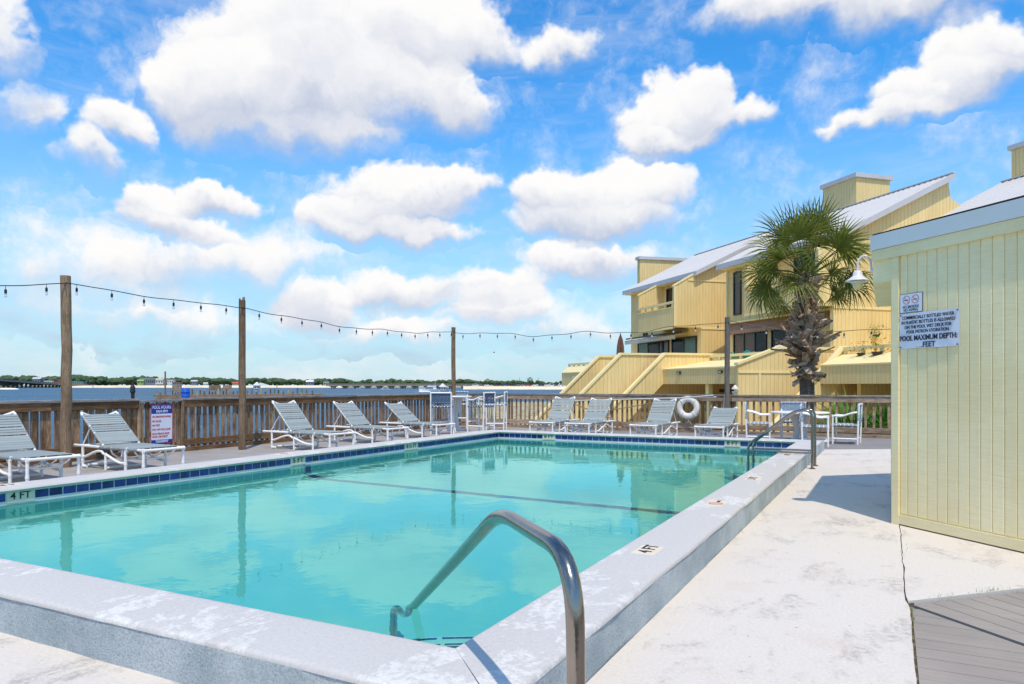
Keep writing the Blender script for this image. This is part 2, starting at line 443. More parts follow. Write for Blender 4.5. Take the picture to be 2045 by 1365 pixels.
M['concrete'] = concrete('painted_concrete', lin(214, 205, 195), lin(178, 170, 162), lin(206, 186, 172), .85, 1.0, .004, (.50, .63))
M['coping'] = concrete('worn_blue_grey_coping', lin(196, 192, 189), lin(216, 213, 209), lin(190, 185, 181), .3, 1.0, .003, (.53, .55))

def stucco():
    m, N, b = new_mat('rough_blue_grey_stucco')
    v = N.n('ShaderNodeTexCoord').outputs['Object']
    n = N.noise(v, 95, 6, .75); n2 = N.noise(v, 3, 5, .6); n3 = N.noise(v, 38, 5, .7)
    c = N.mix(N.mr(n2, .3, .7), lin(166, 178, 184), lin(196, 204, 208))
    k = N.mr(n, .34, .56, .70, 1.06)
    c = N.mix(1.0, c, N.n('ShaderNodeCombineColor', ins={0: k, 1: k, 2: k}).outputs[0], 'MULTIPLY')
    N.put(b, 'Base Color', c); b.inputs['Roughness'].default_value = .95; b.inputs['Specular IOR Level'].default_value = .2
    N.put(b, 'Normal', N.n('ShaderNodeBump', ins={'Strength': 1.0, 'Distance': .012, 'Height': N.m('ADD', n, N.m('MULTIPLY', n3, .8))}).outputs[0])
    return m
M['stucco'] = stucco()

def plaster():
    m, N, b = new_mat('aqua_pool_plaster')
    v = N.n('ShaderNodeTexCoord').outputs['Object']
    c = N.mix(N.mr(N.noise(v, .8, 5, .6), .3, .7), lin(168, 220, 214), lin(152, 212, 208))
    N.put(b, 'Base Color', c); b.inputs['Roughness'].default_value = .8
    return m
M['plaster'] = plaster()
M['step'] = mat('pale_step_plaster', lin(206, 226, 220), .8, .05, 2)

def pool_water():
    m = bpy.data.materials.new('pool_water'); m.use_nodes = True; t = m.node_tree; t.nodes.clear(); N = NT(t)
    o = N.n('ShaderNodeOutputMaterial')
    v = N.n('ShaderNodeTexCoord').outputs['Object']
    h = N.m('ADD', N.noise(N.vm('MULTIPLY', v, (1, 1, 1)), 2.6, 3, .5, .4), N.m('MULTIPLY', N.noise(v, 9, 2, .5, .3), .22))
    bn = N.n('ShaderNodeBump', ins={'Strength': 1.0, 'Distance': .0022, 'Height': h})
    gl = N.n('ShaderNodeBsdfGlass', ins={'Color': (.57, .94, .92, 1), 'Roughness': 0.0, 'IOR': 1.33, 'Normal': bn.outputs[0]})
    ab = N.n('ShaderNodeVolumeAbsorption', ins={'Color': (.06, .80, .86, 1), 'Density': .42})
    t.links.new(gl.outputs[0], o.inputs[0])
    return m
M['pool_water'] = pool_water()

def bay_water():
    m, N, b = new_mat('bay_water')
    v = N.n('ShaderNodeTexCoord').outputs['Object']
    big = N.noise(v, .02, 4, .6); ch = N.noise(N.vm('MULTIPLY', v, (1, 1, 1)), .35, 6, .7)
    c = N.mix(N.mr(N.m('ADD', N.m('MULTIPLY', big, .5), N.m('MULTIPLY', ch, .5)), .35, .65), lin(62, 104, 128), lin(42, 82, 110))
    h = N.m('ADD', N.noise(v, .55, 5, .65, .5), N.m('MULTIPLY', N.noise(v, .12, 3, .5), 1.2))
    bn = N.n('ShaderNodeBump', ins={'Strength': 1.0, 'Distance': .8, 'Height': h})
    df = N.n('ShaderNodeBsdfDiffuse', ins={'Color': c}); gl = N.n('ShaderNodeBsdfGlossy', ins={'Roughness': .22, 'Normal': bn.outputs[0]})
    mx = N.n('ShaderNodeMixShader', ins={0: .24}); N.t.links.new(df.outputs[0], mx.inputs[1]); N.t.links.new(gl.outputs[0], mx.inputs[2])
    N.t.links.new(mx.outputs[0], N.t.nodes['Material Output'].inputs[0]); return m
M['bay'] = bay_water()

def siding(name, c1, c2, pitch=.2):
    """painted plywood siding with vertical grooves along whichever way the wall runs"""
    m, N, b = new_mat(name)
    v = N.n('ShaderNodeTexCoord').outputs['Object']
    sp = N.n('ShaderNodeSeparateXYZ', ins={0: v})
    u = N.m('FRACT', N.m('DIVIDE', N.m('ADD', N.m('ADD', sp.outputs[0], sp.outputs[1]), 400.0), pitch))
    g = N.mr(N.m('ABSOLUTE', N.m('SUBTRACT', u, .5)), .05, .11, 0, 1)
    c = N.mix(N.mr(N.noise(N.vm('MULTIPLY', v, (1, 1, .3)), .7, 5, .6), .3, .7), c1, c2)
    k = N.mr(N.noise(N.vm('MULTIPLY', v, (1, 1, .12)), 9, 4, .6), .3, .7, .93, 1.04)
    k = N.m('MULTIPLY', k, N.m('ADD', .82, N.m('MULTIPLY', g, .18)))
    c = N.mix(1.0, c, N.n('ShaderNodeCombineColor', ins={0: k, 1: k, 2: k}).outputs[0], 'MULTIPLY')
    N.put(b, 'Base Color', c); b.inputs['Roughness'].default_value = .7; b.inputs['Specular IOR Level'].default_value = .3
    N.put(b, 'Normal', N.n('ShaderNodeBump', ins={'Strength': .6, 'Distance': .007, 'Height': g}).outputs[0])
    return m
M['siding'] = siding('yellow_siding', lin(240, 214, 154), lin(232, 203, 142))
M['condo_trim'] = mat('yellow_trim_paint', lin(242, 222, 164), .6, .05, 2)

def cabana_paint():
    m, N, b = new_mat('cabana_yellow_paint')
    v = N.n('ShaderNodeTexCoord').outputs['Object']
    n = N.noise(N.vm('MULTIPLY', v, (1, 1, 16)), 6, 5, .6); n2 = N.noise(v, 1.3, 4, .6); n3 = N.noise(v, 7, 6, .7, 1.0)
    c = N.mix(N.mr(n2, .3, .7), lin(246, 231, 184), lin(238, 220, 168))
    oi = N.n('ShaderNodeObjectInfo'); k = N.m('MULTIPLY', N.mr(n, .3, .7, .95, 1.03), N.m('ADD', .965, N.m('MULTIPLY', oi.outputs['Random'], .07)))
    stain = N.mr(N.noise(N.vm('MULTIPLY', v, (3, 3, .5)), 1.6, 6, .7), .60, .74, 0, .28)
    c = N.mix(stain, c, lin(206, 188, 138))
    c = N.mix(1.0, c, N.n('ShaderNodeCombineColor', ins={0: k, 1: k, 2: k}).outputs[0], 'MULTIPLY')
    N.put(b, 'Base Color', c); b.inputs['Roughness'].default_value = .45
    N.put(b, 'Normal', N.n('ShaderNodeBump', ins={'Strength': .6, 'Distance': .004, 'Height': N.m('ADD', n, N.mr(n3, .62, .68, 0, .7))}).outputs[0])
    return m
M['cabana'] = cabana_paint()
M['fascia'] = mat('blue_grey_fascia_metal', lin(204, 210, 212), .4, .05, 3)

def deck_mat(name, c1, c2, axis, pitch=None):
    m, N, b = new_mat(name)
    v = N.n('ShaderNodeTexCoord').outputs['Object']; oi = N.n('ShaderNodeObjectInfo')
    st = [30, 30, 30]; st[axis] = .6
    g = N.noise(N.vm('MULTIPLY', v, st), 2.0, 4, .6); n = N.noise(v, 1.5, 5, .6); sp = N.noise(v, 40, 4, .7)
    c = N.mix(N.mr(n, .3, .7), c1, c2)
    k = N.m('MULTIPLY', N.mr(g, .3, .7, .93, 1.04), N.m('ADD', .95, N.m('MULTIPLY', oi.outputs['Random'], .1)))
    k = N.m('ADD', k, N.mr(sp, .72, .76, 0, .25))
    if pitch:
        s = N.n('ShaderNodeSeparateXYZ', ins={0: v})
        u = N.m('FRACT', N.m('DIVIDE', N.m('ADD', s.outputs[1 - axis], 100.0), pitch))
        k = N.m('MULTIPLY', k, N.mr(N.m('ABSOLUTE', N.m('SUBTRACT', u, .5)), .02, .035, .55, 1))
    c = N.mix(1.0, c, N.n('ShaderNodeCombineColor', ins={0: k, 1: k, 2: k}).outputs[0], 'MULTIPLY')
    N.put(b, 'Base Color', c); b.inputs['Roughness'].default_value = .75; b.inputs['Specular IOR Level'].default_value = .3
    N.put(b, 'Normal', N.n('ShaderNodeBump', ins={'Strength': .5, 'Distance': .002, 'Height': g}).outputs[0])
    return m
M['deck_y'] = deck_mat('grey_deck_boards', lin(164, 158, 154), lin(148, 142, 138), 1, .14)
M['deck_x'] = deck_mat('grey_deck_boards_2', lin(146, 142, 142), lin(134, 130, 130), 0, .14)
M['plank'] = deck_mat('grey_composite_board', lin(160, 150, 141), lin(148, 138, 131), 0)

def leaf_mat(name, c1, c2, tipc, trans=.25):
    m, N, b = new_mat(name)
    oi = N.n('ShaderNodeObjectInfo'); v = N.n('ShaderNodeTexCoord').outputs['Object']
    n = N.noise(v, 3.5, 4, .6)
    c = N.mix(N.mr(N.m('ADD', N.m('MULTIPLY', n, .7), N.m('MULTIPLY', oi.outputs['Random'], .5)), .3, .9), c1, c2)
    c = N.mix(N.mr(N.noise(v, 9, 3, .6), .62, .75, 0, .7), c, tipc)
    N.put(b, 'Base Color', c); b.inputs['Roughness'].default_value = .42
    b.inputs['Specular IOR Level'].default_value = .45
    tr = N.n('ShaderNodeBsdfTranslucent'); N.put(tr, 0, c)
    mx = N.n('ShaderNodeMixShader', ins={0: trans}); N.t.links.new(b.outputs[0], mx.inputs[1]); N.t.links.new(tr.outputs[0], mx.inputs[2])
    N.t.links.new(mx.outputs[0], N.t.nodes['Material Output'].inputs[0])
    return m
M['palm'] = leaf_mat('palm_leaf', lin(84, 100, 36), lin(142, 146, 62), lin(206, 190, 108), .38)
M['shrub'] = leaf_mat('shrub_leaf', lin(64, 110, 36), lin(104, 150, 50), lin(150, 170, 70))
M['boot'] = mat('palm_boot', lin(182, 158, 136), .9, .3, 9, bump=.006, bscale=40, rand=.3, col2=lin(134, 98, 74), stretch=(1, 1, 1))
M['trunk'] = mat('palm_trunk', lin(104, 92, 82), .95, .35, 6, bump=.02, bscale=12, stretch=(1, 1, 4), col2=lin(78, 66, 56))
M['stalk'] = mat('palm_stalk', lin(138, 142, 70), .6, .15, 6)


# ------------------------------------------------------------------ setting: water, far shore, land, decks
HK = .2155; ZW = .039                      # curb height, pool water level
XL, XR, YN, YF = -8.25, -1.571, 2.52, 15.1 # inner faces of the pool
XLo, XRo, YNo, YFo = -8.68, -1.175, 2.137, 15.5
BAY = -1.8
mb = MB()
for x0, x1, y0, y1 in ((-9000, -12.5, -6000, 9000), (-12.5, 7.5, 20.15, 9000), (7.5, 9000, -6000, 9000), (-12.5, 7.5, -6000, -9)):
    mb.sheet([(x0, y0, BAY), (x1, y0, BAY), (x1, y1, BAY), (x0, y1, BAY)])
struct('bay_water', mb, M['bay'])

def strip_land(name, pts_front, depth, h, m, lift=0.0):
    """low shore: front edge at the water, rising inland"""
    mb = MB(); n = len(pts_front); vs = []
    prof = [(0, BAY - .3), (.12, BAY + .55 + lift), (.35, BAY + h * .75), (1.0, BAY + h)]
    for i, p in enumerate(pts_front):
        d = Vector((p[0], p[1], 0)).normalized()
        for t, z in prof: q = Vector((p[0], p[1], 0)) + d * depth * t; vs.append((q.x, q.y, z + (random.random() - .5) * .3 * (t > .1)))
    k = len(prof); fs = []
    for i in range(n - 1):
        for j in range(k - 1): fs.append((i * k + j, (i + 1) * k + j, (i + 1) * k + j + 1, i * k + j + 1))
    mb.add(vs, fs); return struct(name, mb, m, smooth=60)
strip_land('far_beach', [V(px, 930 + 12 * sin(px * .02), 0) for px in range(120, 690, 12)], 90, 2.9, M['sand'])
strip_land('far_shore', [V(px, 1060 + 15 * sin(px * .013), 0) for px in range(-700, 3000, 40)], 900, 3.2, M['land'])
strip_land('sand_spit', [V(px, 545 - .10 * (px - 960) + 6 * sin(px * .09), 0) for px in range(925, 1420, 9)], 45, 2.45, M['sand'], .2)

def land_sheet():
    poly = [(7.2, -60), (7.2, 20.3), (-13.0, 20.3), (-11.8, 23), (-17.5, 33.5), (-27, 48), (-50, 85), (60, 220), (260, 120), (200, -60)]
    mb = MB(); n = len(poly)
    mb.sheet([(x, y, -1.0) for x, y in poly])
    c = Vector((20, 20))
    out = [(Vector(p) - c).normalized() * 5 + Vector(p) for p in poly]
    for i in range(n):
        j = (i + 1) % n
        mb.add([(*poly[i], -1.0), (*poly[j], -1.0), (out[j].x, out[j].y, -2.6), (out[i].x, out[i].y, -2.6)], [(0, 1, 2, 3)])
    struct('ground', mb, M['land'])
land_sheet()

# concrete: one slab on the pool side of the crack, one towards the pool house
mb = MB()
def slab(poly, z=0.0, th=.2): mb.prism([(x, y, z - th) for x, y in poly], (0, 0, th))
rr = random.Random(21)
ce = [(.080 + rr.gauss(0, .0028) + (.022 if y < 4.95 else 0), y) for y in [-9, -4, 0, 2] + [3 + .11 * i for i in range(43)]]
slab([(XRo, -9)] + ce + [(.078, 16.70), (XRo, 15.93)])
slab([(-16, -9), (XRo - .002, -9), (XRo - .002, YNo), (-16, YNo)])
struct('concrete_deck', mb, M['concrete'], recalc=True)
mb = MB(); slab([(.098, 4.97), (6.5, 11.38), (6.5, 16.70), (.088, 16.70)] + [(x + .005 + abs(rr.gauss(0, .0022)), y) for x, y in ce[::-1] if 5.0 < y < 7.69]); struct('concrete_slab', mb, M['concrete'], recalc=True)
# crack filled with dirt and grass between the slabs
mb = MB(); slab([(.03, -9), (.13, -9), (.13, 16.7), (.03, 16.7)], -.014, .1); struct('crack', mb, M['dirt'])
mb = MB()
slab([(-12.75, YNo + .002), (XLo, YNo + .002), (XLo, 20.25), (-12.75, 20.25)], -.004, .12)
struct('left_deck', mb, M['deck_y'], recalc=True)
mb = MB()
slab([(XLo + .002, YFo), (XRo - .002, YFo), (XRo, 15.935), (.8, 17.17), (.8, 20.25), (XLo + .002, 20.25)], -.004, .12)
struct('far_deck', mb, M['deck_x'], recalc=True)
# deck skirt so that nothing shows under the boards
mb = MB(); mb.box(-12.7, -12.6, -9, 20.2, -1.4, -.13); mb.box(-12.6, 6, 20.1, 20.2, -1.4, -.13); struct('deck_skirt', mb, M['dark'])

def wood_deck():
    """grey composite boards at the pool house: two fields of boards meeting at a dark seam"""
    root = thing('board_deck', 'grey composite board deck meeting the white concrete at a corner', 'deck', (2.0, 3.0, -.03)); z0, z1 = -.035, -.008
    mb = MB(); slabp = [(.11, -9), (7, -9), (7, 11.85), (.11, 4.96)]
    mb.prism([(x, y, -.3) for x, y in slabp], (0, 0, .25)); part('underlay', mb, M['dark'], root, world=True)
    c = Vector((.105, 4.93)); d = Vector((.7071, -.7071)); nrm = Vector((.7071, .7071))
    w = .138
    # boards along the diagonal, north of the seam
    for k in range(14):
        a = .012 + k * (w + .006); s = a + w
        p0 = c + nrm * a; mb = MB()
        e0, e1 = c + nrm * (a) + d * .02, c + nrm * (s) + d * .02
        q = [e0, e0 + d * 4.6, e1 + d * 4.6, e1]
        mb.prism([(v.x, v.y, z0) for v in q], (0, 0, z1 - z0)); part('plank', mb, M['plank'], root, world=True)
    # boards across, south of the seam; each is cut on the diagonal
    y = 4.86
    for k in range(34):
        y1 = y - .004 - .003 * random.random(); y0 = y1 - w
        t0 = (4.93 - y0) - .03; t1 = (4.93 - y1) - .03   # length allowed by the seam at each edge
        mb = MB(); q = [(.115, y0), (.105 + max(t0, .02), y0), (.105 + max(t1, .012), y1), (.115, y1)]
        q = [(min(x, 6.8), yy) for x, yy in q]
        mb.prism([(x, yy, z0) for x, yy in q], (0, 0, z1 - z0 - .002)); part('plank', mb, M['plank'], root, world=True)
        y -= w + .005
wood_deck()

# ------------------------------------------------------------------ swimming pool
def sweep_curb(name, p0, p1, inward, prof, m, miter0, miter1, jit=.004, seg=.16, root=None, jit_from=0):
    """profile points (u outward from the inner face, z) swept along p0-p1 with hand-worn edges and mitred ends"""
    p0, p1 = Vector((*p0, 0)), Vector((*p1, 0)); d = (p1 - p0).normalized(); out = -Vector((*inward, 0)); L = (p1 - p0).length
    n = max(2, int(L / seg)); k = len(prof); vs = []; fs = []
    ph = [random.random() * 9 for _ in range(6)]
    for i in range(n + 1):
        t = L * i / n
        for j, (u, z) in enumerate(prof):
            s = t
            if i == 0: s = -u * miter0
            if i == n: s = L + u * miter1
            w = sin(t * 2.3 + ph[0]) * .5 + sin(t * 5.1 + ph[1]) * .35 + sin(t * 11.7 + ph[2]) * .3 + (random.random() - .5) * .5
            wj = jit * w if j >= jit_from else 0
            q = p0 + d * s + out * (u + wj * (1 if u > .1 else .35)); vs.append((q.x, q.y, z + wj * .25))
    for i in range(n):
        for j in range(k):
            a, b = i * k + j, i * k + (j + 1) % k
            fs.append((a, b, b + k, a + k))
    fs.append(tuple(range(k))[::-1]); fs.append(tuple(range(n * k, n * k + k)))
    mb = MB(); mb.add(vs, fs); return part(name, mb, m, root, smooth=50, world=True)

pool = thing('swimming_pool', 'raised rectangular swimming pool with blue tile band and pale aqua water', 'pool', ((XL + XR) / 2, (YN + YF) / 2, 0))
def pool_shell():
    YB = 8.71
    def floor_z(y): return (-1.24 - .26 * (y - YN) / (YB - YN)) if y < YB else (-1.50 - 1.0 * min(1, (y - YB) / 3.2))
    def section(y, r=.55):
        zf = floor_z(y); pts = [(XL, .19), (XL, zf + r)]
        pts += [(XL + r - r * cos(a), zf + r - r * sin(a)) for a in [pi / 2 * i / 6 for i in range(1, 7)]]
        pts += [(XR - r + r * sin(a), zf + r - r * cos(a)) for a in [pi / 2 * i / 6 for i in range(0, 7)]]
        return pts + [(XR, zf + r + .01), (XR, .19)]
    ys = [YN, 4, 5.5, 7, 8.2, 8.66, 8.71, 8.76, 9.2, 9.8, 10.4, 11, 11.5, 11.91, 12.5, 13.5, 14.5, YF]
    mb = MB(); secs = [section(y) for y in ys]; k = len(secs[0]); vs = [(x, y, z) for y, s in zip(ys, secs) for x, z in s]; fs = []
    for i in range(len(ys) - 1):
        for j in range(k - 1): fs.append((i * k + j, (i + 1) * k + j, (i + 1) * k + j + 1, i * k + j + 1))
    fs.append(tuple(range(k))); fs.append(tuple((len(ys) - 1) * k + j for j in range(k))[::-1])
    mb.add(vs, fs); b = part('basin', mb, M['plaster'], pool, smooth=40, world=True, recalc=False)
    b.cycles.is_caustics_receiver = True
    # dark line of tile across the break in the floor and up the wall
    mb = MB(); s = section(YB)[1:-1]; s[0] = (s[0][0], .0); s[-1] = (s[-1][0], .0)
    cx = (XL + XR) / 2
    vs = []
    for y in (YB - .075, YB + .075):
        for i, (x, z) in enumerate(s):
            dx = .012 if x < cx else -.012
            vs.append((x + dx, y, z + .03))
    n = len(s); mb.add(vs, [(i, i + 1, n + i + 1, n + i) for i in range(n - 1)])
    b = part('lane_stripe', mb, M['tile'], pool, world=True, recalc=False); b.cycles.is_caustics_receiver = True
    # quarter round steps in the near corner, each with a dark nosing line
    for r, z in ((.85, -.26), (1.15, -.52), (1.5, -.78)):
        mb = MB(); c = (XR - .0, YN + .0)
        poly = [(c[0] - .003, c[1] + .003, z - .26)] + [(c[0] - r * sin(a) - .003, c[1] + r * cos(a) + .003, z - .26) for a in [pi / 2 * i / 18 for i in range(19)]]
        mb.prism(poly, (0, 0, .26)); b = part('step', mb, M['step'], pool, world=True); b.cycles.is_caustics_receiver = True
        for q in range(5):
            mb = MB(); a0 = pi / 2 * q / 5 + .012; a1 = pi / 2 * (q + 1) / 5 - .012
            A = [a0 + (a1 - a0) * i / 5 for i in range(6)]
            vs = [(c[0] - rr * sin(a), c[1] + rr * cos(a), z + .004) for rr in (r - .036, r - .012) for a in A]
            mb.add(vs, [(i, i + 1, 7 + i, 6 + i) for i in range(5)]); b = part('step_nosing', mb, M['tile'], pool, world=True, recalc=False)
            b.cycles.is_caustics_receiver = True
pool_shell()
# curb walls and coping
wl = [(.004, -.32), (.004, .186), (.388, .186), (.392, .168), (.396, -.32)]
rtop = [(-.022, .190), (-.028, .203), (-.018, .2145), (.0, .2155), (.37, .2155), (.386, .211), (.394, .20), (.394, .1862), (.0, .1862)]
ltop = [(-.030, .176), (-.040, .193), (-.030, .2105), (-.012, .2155), (.40, .2155), (.425, .210), (.43, .195), (.43, .1805), (-.02, .1715)]
wl2 = [(.012, -.32), (.012, .1705), (.425, .1795), (.425, -.32)]
for nm, a, b, inw, w_, tp in (('right', (XR, YN), (XR, YF), (-1, 0), wl, rtop), ('near', (XL, YN), (XR, YN), (0, 1), wl, rtop),
                              ('left', (XL, YN), (XL, YF), (1, 0), wl2, ltop), ('far', (XL, YF), (XR, YF), (0, -1), wl2, ltop)):
    g = .004
    sweep_curb('curb_wall', a, b, inw, w_, M['stucco'], 1, 1, .008, root=pool, jit_from=1)
    sweep_curb('coping', a, b, inw, tp, M['coping'], 1 - .008, 1 - .008, .007, root=pool)
# drip edge under the left and far coping
mb = MB(); mb.bar((XL + .012, YN, .176), (XL + .012, YF, .176), .024, .022); part('drip_edge', mb, M['drip'], pool, world=True)
mb = MB(); mb.bar((XL, YF - .012, .176), (XR, YF - .012, .176), .022, .024, up=(0, 1, 0)); part('drip_edge', mb, M['drip'], pool, world=True)
# tile band: every tile its own piece
TW, TH = .1524, .092
tl_z0, tl_z1 = .078, .167
tmesh = MB().bbox(-.0725, .0725, -.004, .004, tl_z0, tl_z1, .003).mesh('tile'); setm(tmesh, M['tile'])
marks_left = [(4.28, 4.57, '4 FT'), (8.36, 8.68, '5 FT'), (11.33, 11.78, '8 ½ FT')]
marks_far = [(-7.09, -6.77, '8 FT'), (-2.99, -2.68, '8 FT')]
gm = MB(); gm.box(XL - .002, XL + .004, YN, YF, -.1, .17); part('grout_band', gm, M['grout'], pool, world=True)
gm = MB(); gm.box(XL, XR, YF - .004, YF + .002, -.1, .17); part('grout_band', gm, M['grout'], pool, world=True)
pw = parent_world(pool).inverted()
def run_tiles(a0, a1, marks, place):
    edges = [a0] + [v for m in marks for v in m[:2]] + [a1]
    for i in range(0, len(edges), 2):
        s, e = edges[i], edges[i + 1]; n = max(1, round((e - s) / TW)); st = (e - s) / n
        for k in range(n):
            o = link('tile', tmesh, pool); loc, rz = place(s + (k + .5) * st)
            o.location = pw @ Vector(loc); o.rotation_euler = ((random.random() - .5) * .02, (random.random() - .5) * .012, rz); o.scale = (st / TW * .975, 1, 1)
run_tiles(YN + .01, YF - .01, marks_left, lambda a: ((XL + .0065, a, 0), R(90)))
run_tiles(XL + .015, XR - .01, marks_far, lambda a: ((a, YF - .0065, 0), 0))

def text(body, size, m, parent, loc, ex, ey, name='lettering', bold=0, align='CENTER', width=None, ext=.0006, lab=None):
    """flat lettering on a surface: ex, ey = reading direction and up direction in world space"""
    cu = bpy.data.curves.new('lettering', 'FONT'); cu.body = body; cu.size = size; cu.align_x = align; cu.align_y = 'CENTER'
    cu.extrude = ext; cu.offset = bold; cu.resolution_u = 3
    ob = bpy.data.objects.new('tmp', cu); COL.objects.link(ob)
    dg = bpy.context.evaluated_depsgraph_get(); me = bpy.data.meshes.new_from_object(ob.evaluated_get(dg))
    bpy.data.objects.remove(ob); bpy.data.curves.remove(cu)
    ex, ey = Vector(ex).normalized(), Vector(ey).normalized(); ez = ex.cross(ey)
    if width:
        xs = [v.co.x for v in me.vertices]; k = width / max(1e-6, max(xs) - min(xs)); mid = (max(xs) + min(xs)) / 2
        for v in me.vertices: v.co.x = (v.co.x - mid) * k
    mt = Matrix(((ex.x, ey.x, ez.x, loc[0]), (ex.y, ey.y, ez.y, loc[1]), (ex.z, ey.z, ez.z, loc[2]), (0, 0, 0, 1)))
    me.transform(mt); me.name = 'lettering'; setm(me, m)
    return stuff(link(name, me, parent, world=True))
for a, b, t_ in marks_left:
    mb = MB(); mb.box(XL + .002, XL + .0105, a + .004, b - .004, tl_z0 - .022, tl_z1); mk = part('depth_marker', mb, M['cream'], pool, world=True)
    text(t_, .105, M['black'], mk, (XL + .0115, (a + b) / 2, (tl_z0 + tl_z1) / 2), (0, 1, 0), (0, 0, 1), width=(b - a) * .72, bold=.002)
for a, b, t_ in marks_far:
    mb = MB(); mb.box(a + .004, b - .004, YF - .0105, YF - .002, tl_z0 - .022, tl_z1); mk = part('depth_marker', mb, M['cream'], pool, world=True)
    text(t_, .105, M['black'], mk, ((a + b) / 2, YF - .0115, (tl_z0 + tl_z1) / 2), (1, 0, 0), (0, 0, 1), width=(b - a) * .72, bold=.002)
# markers set in the top of the coping
def no_dive(parent, c, ex, ey, r, th=.012):
    """red ring with a slash over a small diver"""
    c, ex, ey = Vector(c), Vector(ex), Vector(ey); up = ex.cross(ey); mb = MB(); n = 22; vs = []
    for rr in (r, r - th):
        for i in range(n): a = 2 * pi * i / n; vs.append(c + ex * rr * cos(a) + ey * rr * sin(a))
    mb.add(vs, [(i, (i + 1) % n, n + (i + 1) % n, n + i) for i in range(n)])
    d = (ex - ey).normalized() * (r - th); w = (ex + ey).normalized() * th * .5
    mb.add([c - d - w, c + d - w, c + d + w, c - d + w], [(0, 1, 2, 3)])
    part('prohibition_ring', mb, M['red'], parent, world=True, recalc=False)
for y, t_ in ((4.66, '4 FT'), (6.78, 'no diving'), (8.77, '5 FT'), (12.0, '8 FT')):
    mb = MB(); mb.bbox(-1.49, -1.335, y - .15, y + .15, .19, .2175, .002); mk = part('depth_marker', mb, M['cream'], pool, world=True)
    if t_ == 'no diving':
        no_dive(mk, (-1.412, y - .045, .2185), (0, 1, 0), (-1, 0, 0), .064)
        text('NO DIVING', .04, M['black'], mk, (-1.412, y + .09, .2185), (0, 1, 0), (-1, 0, 0), width=.09, bold=.001)
    else: text(t_, .125, M['black'], mk, (-1.412, y, .2185), (0, 1, 0), (-1, 0, 0), width=.235, bold=.003)
for y, t_ in ((4.4, '4 FT'), (8.5, 'no diving')):
    mb = MB(); mb.bbox(-8.60, -8.44, y - .16, y + .16, .19, .2175, .002); mk = part('depth_marker', mb, M['cream'], pool, world=True)
    if t_ == 'no diving': no_dive(mk, (-8.52, y, .2185), (0, 1, 0), (-1, 0, 0), .064)
    else: text(t_, .125, M['black'], mk, (-8.52, y, .2185), (0, -1, 0), (1, 0, 0), width=.235, bold=.003)

# water: the rippled surface
mb = MB(); mb.sheet([(XL - .012, YN - .012, ZW), (XR + .012, YN - .012, ZW), (XR + .012, YF + .012, ZW), (XL - .012, YF + .012, ZW)])
w_ = struct('pool_water', mb, M['pool_water'], smooth=40); w_.cycles.is_caustics_caster = True

# ------------------------------------------------------------------ steel rails
def handrail():
    d = Vector((-.70711, .70711, 0)); o = Vector((-.70, 1.69, 0))
    P = lambda s, z: o + d * s + Vector((0, 0, z))
    root = thing('pool_handrail', 'thick bent steel handrail rising over the near pool corner', 'handrail', (-.70, 1.69, 0))
    pts = [P(0, 0), P(0, .50), P(.012, .865), P(.68, .868), P(2.50, .0), P(2.66, -.36), P(2.86, -.52), P(3.07, -.555), P(3.2, -.75), P(3.26, -1.30)]
    path = rounded(pts, [.1, .24, .16, .10, .10, .10, .10, .1], 8)
    mb = MB(); mb.tube(path, .0245, 20); part('rail', mb, M['steel'], root, smooth=50, world=True)
    mb = MB(); mb.lathe([(.055, 0), (.055, .012), (.03, .022), (.026, .022)], 20, (-.70, 1.69, 0)); part('base_plate', mb, M['steel'], root, smooth=40, world=True)
handrail()
def ladder():
    root = thing('pool_ladder', 'pair of steel grab rails curving over the curb near the far corner', 'ladder', (-1.07, 12.36, 0))
    for y in (12.127, 12.603):
        path = rounded([(-1.07, y, 0), (-1.07, y, .915), (-1.33, y, .90), (-1.99, y, .375), (-2.03, y, .30), (-2.03, y, -1.1)], [.15, .16, .06, .10], 7)
        mb = MB(); mb.tube(path, .0205, 12); part('grab_rail', mb, M['steel'], root, smooth=50, world=True)
        mb = MB(); mb.tube([(-1.07, y, .245), (-2.03, y, .245)], .016, 10); part('cross_rail', mb, M['steel'], root, smooth=50, world=True)
        mb = MB(); mb.lathe([(.05, 0), (.05, .01), (.028, .02), (.022, .02)], 16, (-1.07, y, 0)); part('base_plate', mb, M['steel'], root, smooth=40, world=True)
    for z in (-.25, -.55, -.85):
        mb = MB(); mb.bbox(-2.09, -1.99, 12.14, 12.59, z - .02, z + .02, .006); part('tread', mb, M['pvc'], root, world=True)
ladder()

